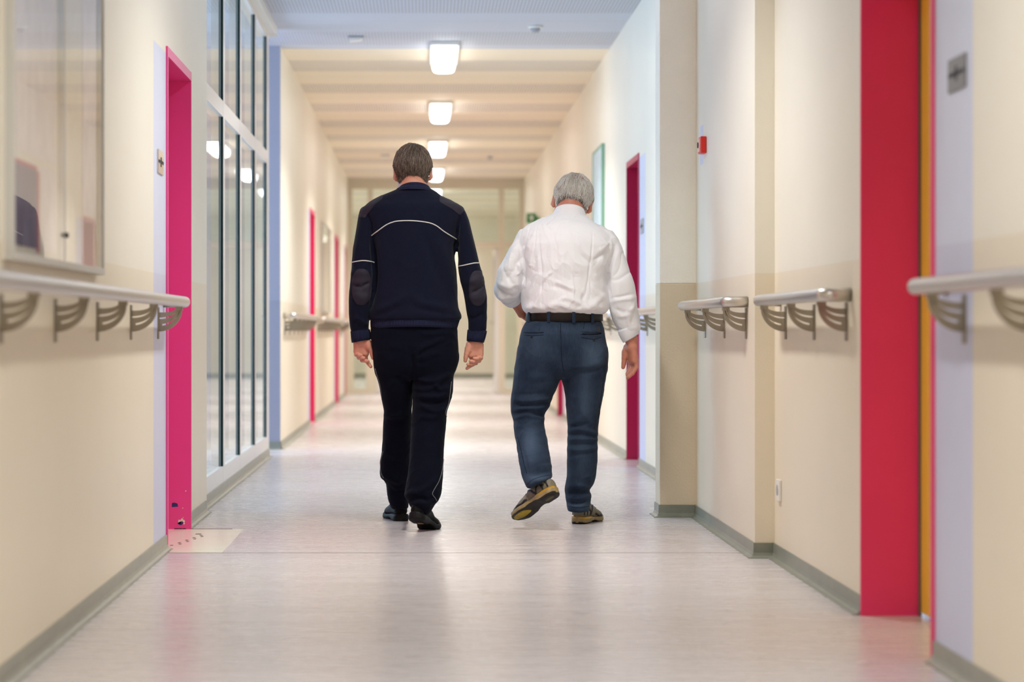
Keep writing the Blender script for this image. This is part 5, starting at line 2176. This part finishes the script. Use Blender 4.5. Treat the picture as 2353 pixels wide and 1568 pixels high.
# rolled cuff of the hanging arm, tilted with the forearm
rings = []
ax = P(1453, 792, YB + .02) - P(1441, 742, YB + .012)
ax /= np.linalg.norm(ax)
c0 = P(1446, 762, YB + .015)
e1 = np.array([1.0, 0, 0]) - ax * ax[0]
e1 /= np.linalg.norm(e1)
e2 = np.cross(ax, e1)
for (t, ra, inn) in ((-0.024, .050, 0), (-0.028, .0535, 0), (-0.018, .0535, 0), (0.004, .050, 0), (0.028, .044, 0), (0.033, .041, 0), (0.028, .038, 1), (-0.02, .042, 1), (-0.024, .050, 1)):
    ring = []
    for k in range(64):
        a = 2 * math.pi * k / 64
        tl = -0.30 * math.cos(a) * ra * (1 if t > 0 else 0.55)
        rr = ra * (1 + 0.02 * math.sin(3 * a + 40 * t) + 0.012 * math.sin(7 * a))
        ring.append(c0 + ax * (t + tl) + e1 * (rr * math.cos(a)) + e2 * (rr * 0.92 * math.sin(a)))
    rings.append(ring)
mb = MB()
mb.loft(rings, 0, cap=False)
mb.build('cuff', SHIRT, sh)['label'] = 'rolled up cuff'
rings = []
ax = dirf
e1, e2 = rt, upv
c0 = foreL[1]
for (t, ra) in ((-0.05, .050), (-0.054, .053), (-0.04, .053), (-0.012, .049), (0.0, .046), (0.002, .043), (-0.012, .042), (-0.05, .046), (-0.05, .050)):
    rings.append([c0 + ax * t + e1 * (ra * math.cos(2 * math.pi * k / 48)) + e2 * (ra * math.sin(2 * math.pi * k / 48)) for k in range(48)])
mb = MB()
mb.loft(rings, 0, cap=False)
mb.build('cuff', SHIRT, sh)['label'] = 'rolled up cuff'
# jeans
g = Grid((0.35, YB - 0.44, 0.06), (0.94, YB + 0.22, 1.04), 0.0044)
fl = smin(sd_rows(g, pelv2), sd_rows(g, legL2), 0.02)
fl = smin(fl, sd_rows(g, legR2), 0.014)
fl3 = [(z2(C4, p), a, w) for p, a, w in [
    ([(497, 130), (500, 250), (505, 370), (520, 460)], -5, 4),
    ([(515, 465), (600, 455), (680, 450), (740, 440), (805, 410)], -6, 5), ([(530, 430), (640, 420), (740, 405), (800, 370)], 5, 10),
    ([(500, 470), (430, 480), (330, 500), (200, 480)], 2.5, 10),
    ([(175, 640), (240, 655), (330, 650), (435, 640)], 5, 4.5), ([(172, 680), (250, 690), (330, 680), (420, 670)], -5.5, 4), ([(178, 720), (260, 705), (340, 705), (415, 690)], 5.5, 4),
    ([(175, 745), (270, 730), (330, 745), (385, 760)], -5.5, 4), ([(185, 775), (270, 760), (340, 775), (385, 775)], 5, 4), ([(190, 830), (260, 830), (340, 800), (390, 790)], 3.5, 5),
    ([(200, 610), (280, 615), (400, 600)], -3, 5), ([(230, 960), (260, 1050), (280, 1150)], -3, 3.5), ([(215, 890), (300, 880), (400, 860)], 2.5, 6),
    ([(290, 1130), (370, 1105), (440, 1100)], 4.5, 5), ([(300, 1170), (380, 1140), (440, 1140)], -4, 4), ([(250, 1060), (340, 1080), (430, 1040)], 2.5, 7),
    ([(560, 820), (620, 790), (660, 740), (640, 640)], 3.5, 7), ([(555, 860), (640, 850), (745, 880)], 4.5, 4.5), ([(550, 890), (640, 885), (748, 905)], -4.5, 4), ([(548, 920), (640, 915), (748, 915)], 4.5, 4.5),
    ([(545, 955), (640, 950), (745, 940)], -4, 4), ([(545, 985), (640, 990), (748, 975)], 3.5, 5), ([(548, 1040), (620, 1020), (740, 1000)], -3, 5),
    ([(560, 830), (640, 820), (700, 800)], -3, 4), ([(625, 700), (680, 780), (720, 830)], 3, 6),
    ([(535, 1250), (600, 1230), (690, 1240)], 4, 6), ([(535, 1290), (600, 1285), (690, 1262)], -5, 4.5), ([(550, 1310), (620, 1325), (700, 1290)], 6, 5), ([(545, 1345), (620, 1350), (695, 1320)], -5, 4),
    ([(548, 1370), (620, 1370), (695, 1355)], 4, 4), ([(700, 1050), (690, 1150), (700, 1220)], 3, 5), ([(560, 1150), (600, 1220), (650, 1240)], 3, 6),
    ([(255, 200), (320, 206), (383, 205)], -1.5, 2), ([(628, 205), (700, 212), (775, 205)], 3, 2.5), ([(640, 190), (700, 200), (770, 192)], -4, 2.2)]]
je, jV, jQ, jN, jB = cloth('jeans', fl, g, DENIM, man2, fl3, amps=((0.0028, (8, 8, 6)), (0.0010, (26, 26, 18))), seed=61, crease=((0.0024, (11, 11, 10)), (0.0012, (30, 30, 26))))
je['label'] = 'faded blue jeans'
px, py = to_px(jV)
wear = np.full(len(px), 0.04)
for cx_, cy_, rx, ry, a in ((1365, 812, 22, 30, .22), (1235, 790, 30, 34, .10), (1218, 1020, 18, 46, .24), (1345, 910, 16, 70, .14), (1335, 1060, 16, 60, .10), (1300, 760, 80, 14, .10), (1330, 1165, 26, 8, .25), (1240, 1098, 30, 8, .22)):
    wear += 1.5 * a * np.exp(-((px - cx_) / rx) ** 2 - ((py - cy_) / ry) ** 2)
att = je.data.attributes.new('wear', 'FLOAT', 'POINT')
att.data.foreach_set('value', wear.astype(np.float32))
STITCH = mat('seam_thread', (24, 32, 48), 0.8, spec=0.1)
for pts in (z2(C4, [(497, 128), (500, 250), (505, 370), (519, 455)]), z2(C4, [(800, 440), (782, 560), (765, 680), (752, 780)]), z2(C4, [(205, 900), (228, 990), (248, 1080), (268, 1150)]),
            z2(C4, [(355, 120), (350, 180)]), z2(C4, [(660, 120), (652, 165)])):
    line_on(jB, pts, 0.0015, 'seam', STITCH, je, lift=0.0)
for pts in ([(1211, 1114), (1222, 1104), (1240, 1097), (1266, 1092)], [(1304.5, 1163), (1318, 1166), (1335, 1167), (1353, 1163)]):
    line_on(jB, pts, 0.0012, 'hem_stitch', STITCH, je, lift=0.0)
for a, b in ((z2(C4, [(247, 190), (315, 192), (383, 190)]), z2(C4, [(247, 208), (315, 212), (381, 208)])), (z2(C4, [(632, 203), (700, 207), (775, 196)]), z2(C4, [(640, 225), (720, 236), (775, 222)]))):
    line_on(jB, a, 0.0016, 'pocket_welt', STITCH, je, lift=0.0004)
    line_on(jB, b, 0.0014, 'pocket_welt', STITCH, je, lift=0.0)
line_on(jB, z2(C4, [(645, 201), (690, 206), (735, 204), (772, 197)]), 0.0042, 'pocket_slot_shade', mat('pocket_shade', (14, 14, 20), 0.9, spec=0.05), je, lift=-0.0015)  # dark strip standing in for the shade inside the pocket opening
for p in z2(C4, [(302, 222), (722, 243)]):
    h = ray_hit(jB, *p)
    mb = MB()
    mb.sphere(h[0] + h[1] * 0.001, (0.006, 0.003, 0.006))
    mb.build('button', BELT, je)
h = z2(C4, [(742, 152), (763, 150), (765, 184), (744, 186)])
q = [ray_hit(jB, *p) for p in h]
mb = MB()
mb.loft([[v[0] - v[1] * 0.002 for v in q], [v[0] + v[1] * 0.002 for v in q]], 0, smooth=False)
mb.build('waist_patch', mat('black_leather_patch', (34, 34, 38), 0.5), je)
# belt and loops
bl = ring_band('belt', [sec(720, 1208.5, 1385, YB, .1495, .0), sec(738.5, 1207, 1385.5, YB, .1525, .0)], BELT, man2, n=96, thick=0.004)
bl['label'] = 'dark brown leather belt'
cxb, ab, bb = (0.5 * (1207 + 1387) - VX) * YB / F, (1387 - 1207) / 2 * YB / F, .1515
for pxl in (1217, 1260.5, 1317.5, 1361.5):
    xw = (pxl - VX) * (YB - .12) / F
    u = np.clip((xw - cxb) / ab, -.98, .98)
    yw = YB - bb * math.sqrt(1 - u * u)
    zt, zb = CH - (717.5 - VY) * yw / F, CH - (743 - VY) * yw / F
    nx, ny = u / ab, -math.sqrt(1 - u * u) / bb
    l = math.hypot(nx, ny)
    nx, ny = nx / l, ny / l
    tx, ty = -ny, nx
    w = 0.0075
    mb = MB()
    rr = []
    for (zz, o) in ((zt, 0.001), (zt - 0.002, 0.0035), (zb + 0.004, 0.0035), (zb, 0.001)):
        rr.append([(xw + tx * w + nx * o, yw + ty * w + ny * o, zz), (xw - tx * w + nx * o, yw - ty * w + ny * o, zz), (xw - tx * w + nx * (o - .004), yw - ty * w + ny * (o - .004), zz), (xw + tx * w + nx * (o - .004), yw + ty * w + ny * (o - .004), zz)])
    mb.loft(rr, 0, smooth=False)
    mb.build('belt_loop', DENIM, je)
# running shoes
TU = mat('trainer_mesh', (126, 117, 98), 0.6, var=0.22, vscale=50, bump=0.3, bscale=420)
TS = mat('trainer_midsole', (150, 130, 88), 0.6, var=0.25, vscale=22)
TB = mat('trainer_black_rubber', (38, 34, 28), 0.6, var=0.3, vscale=60)
TY = mat('trainer_yellow_rubber', (168, 142, 36), 0.6, var=0.35, vscale=60)
TO = mat('trainer_olive_panel', (96, 84, 46), 0.55)
TD = mat('trainer_navy_stripe', (34, 34, 40), 0.5)
THB = mat('trainer_heel_amber', (196, 148, 34), 0.5, var=0.2, vscale=40)
SM = [TS, TB, TY, TO, TD, THB]
sr = shoe(man2, shoe_matrix((P(1327, 1205, 11.28)[0], 11.29, 0.0), yaw=22), 'trainer', 1, TU, SM, L=0.30)
sr['label'] = 'olive and grey running shoe flat on the floor'
sl_ = shoe(man2, shoe_matrix(tuple(P(1279, 1135, 10.86)), axis=(-.171, .150, -.131), up=(-.4, .65, .55)), 'trainer', -1, TU, SM, L=0.285)
sl_['label'] = 'olive and grey running shoe lifted, its yellow sole showing'
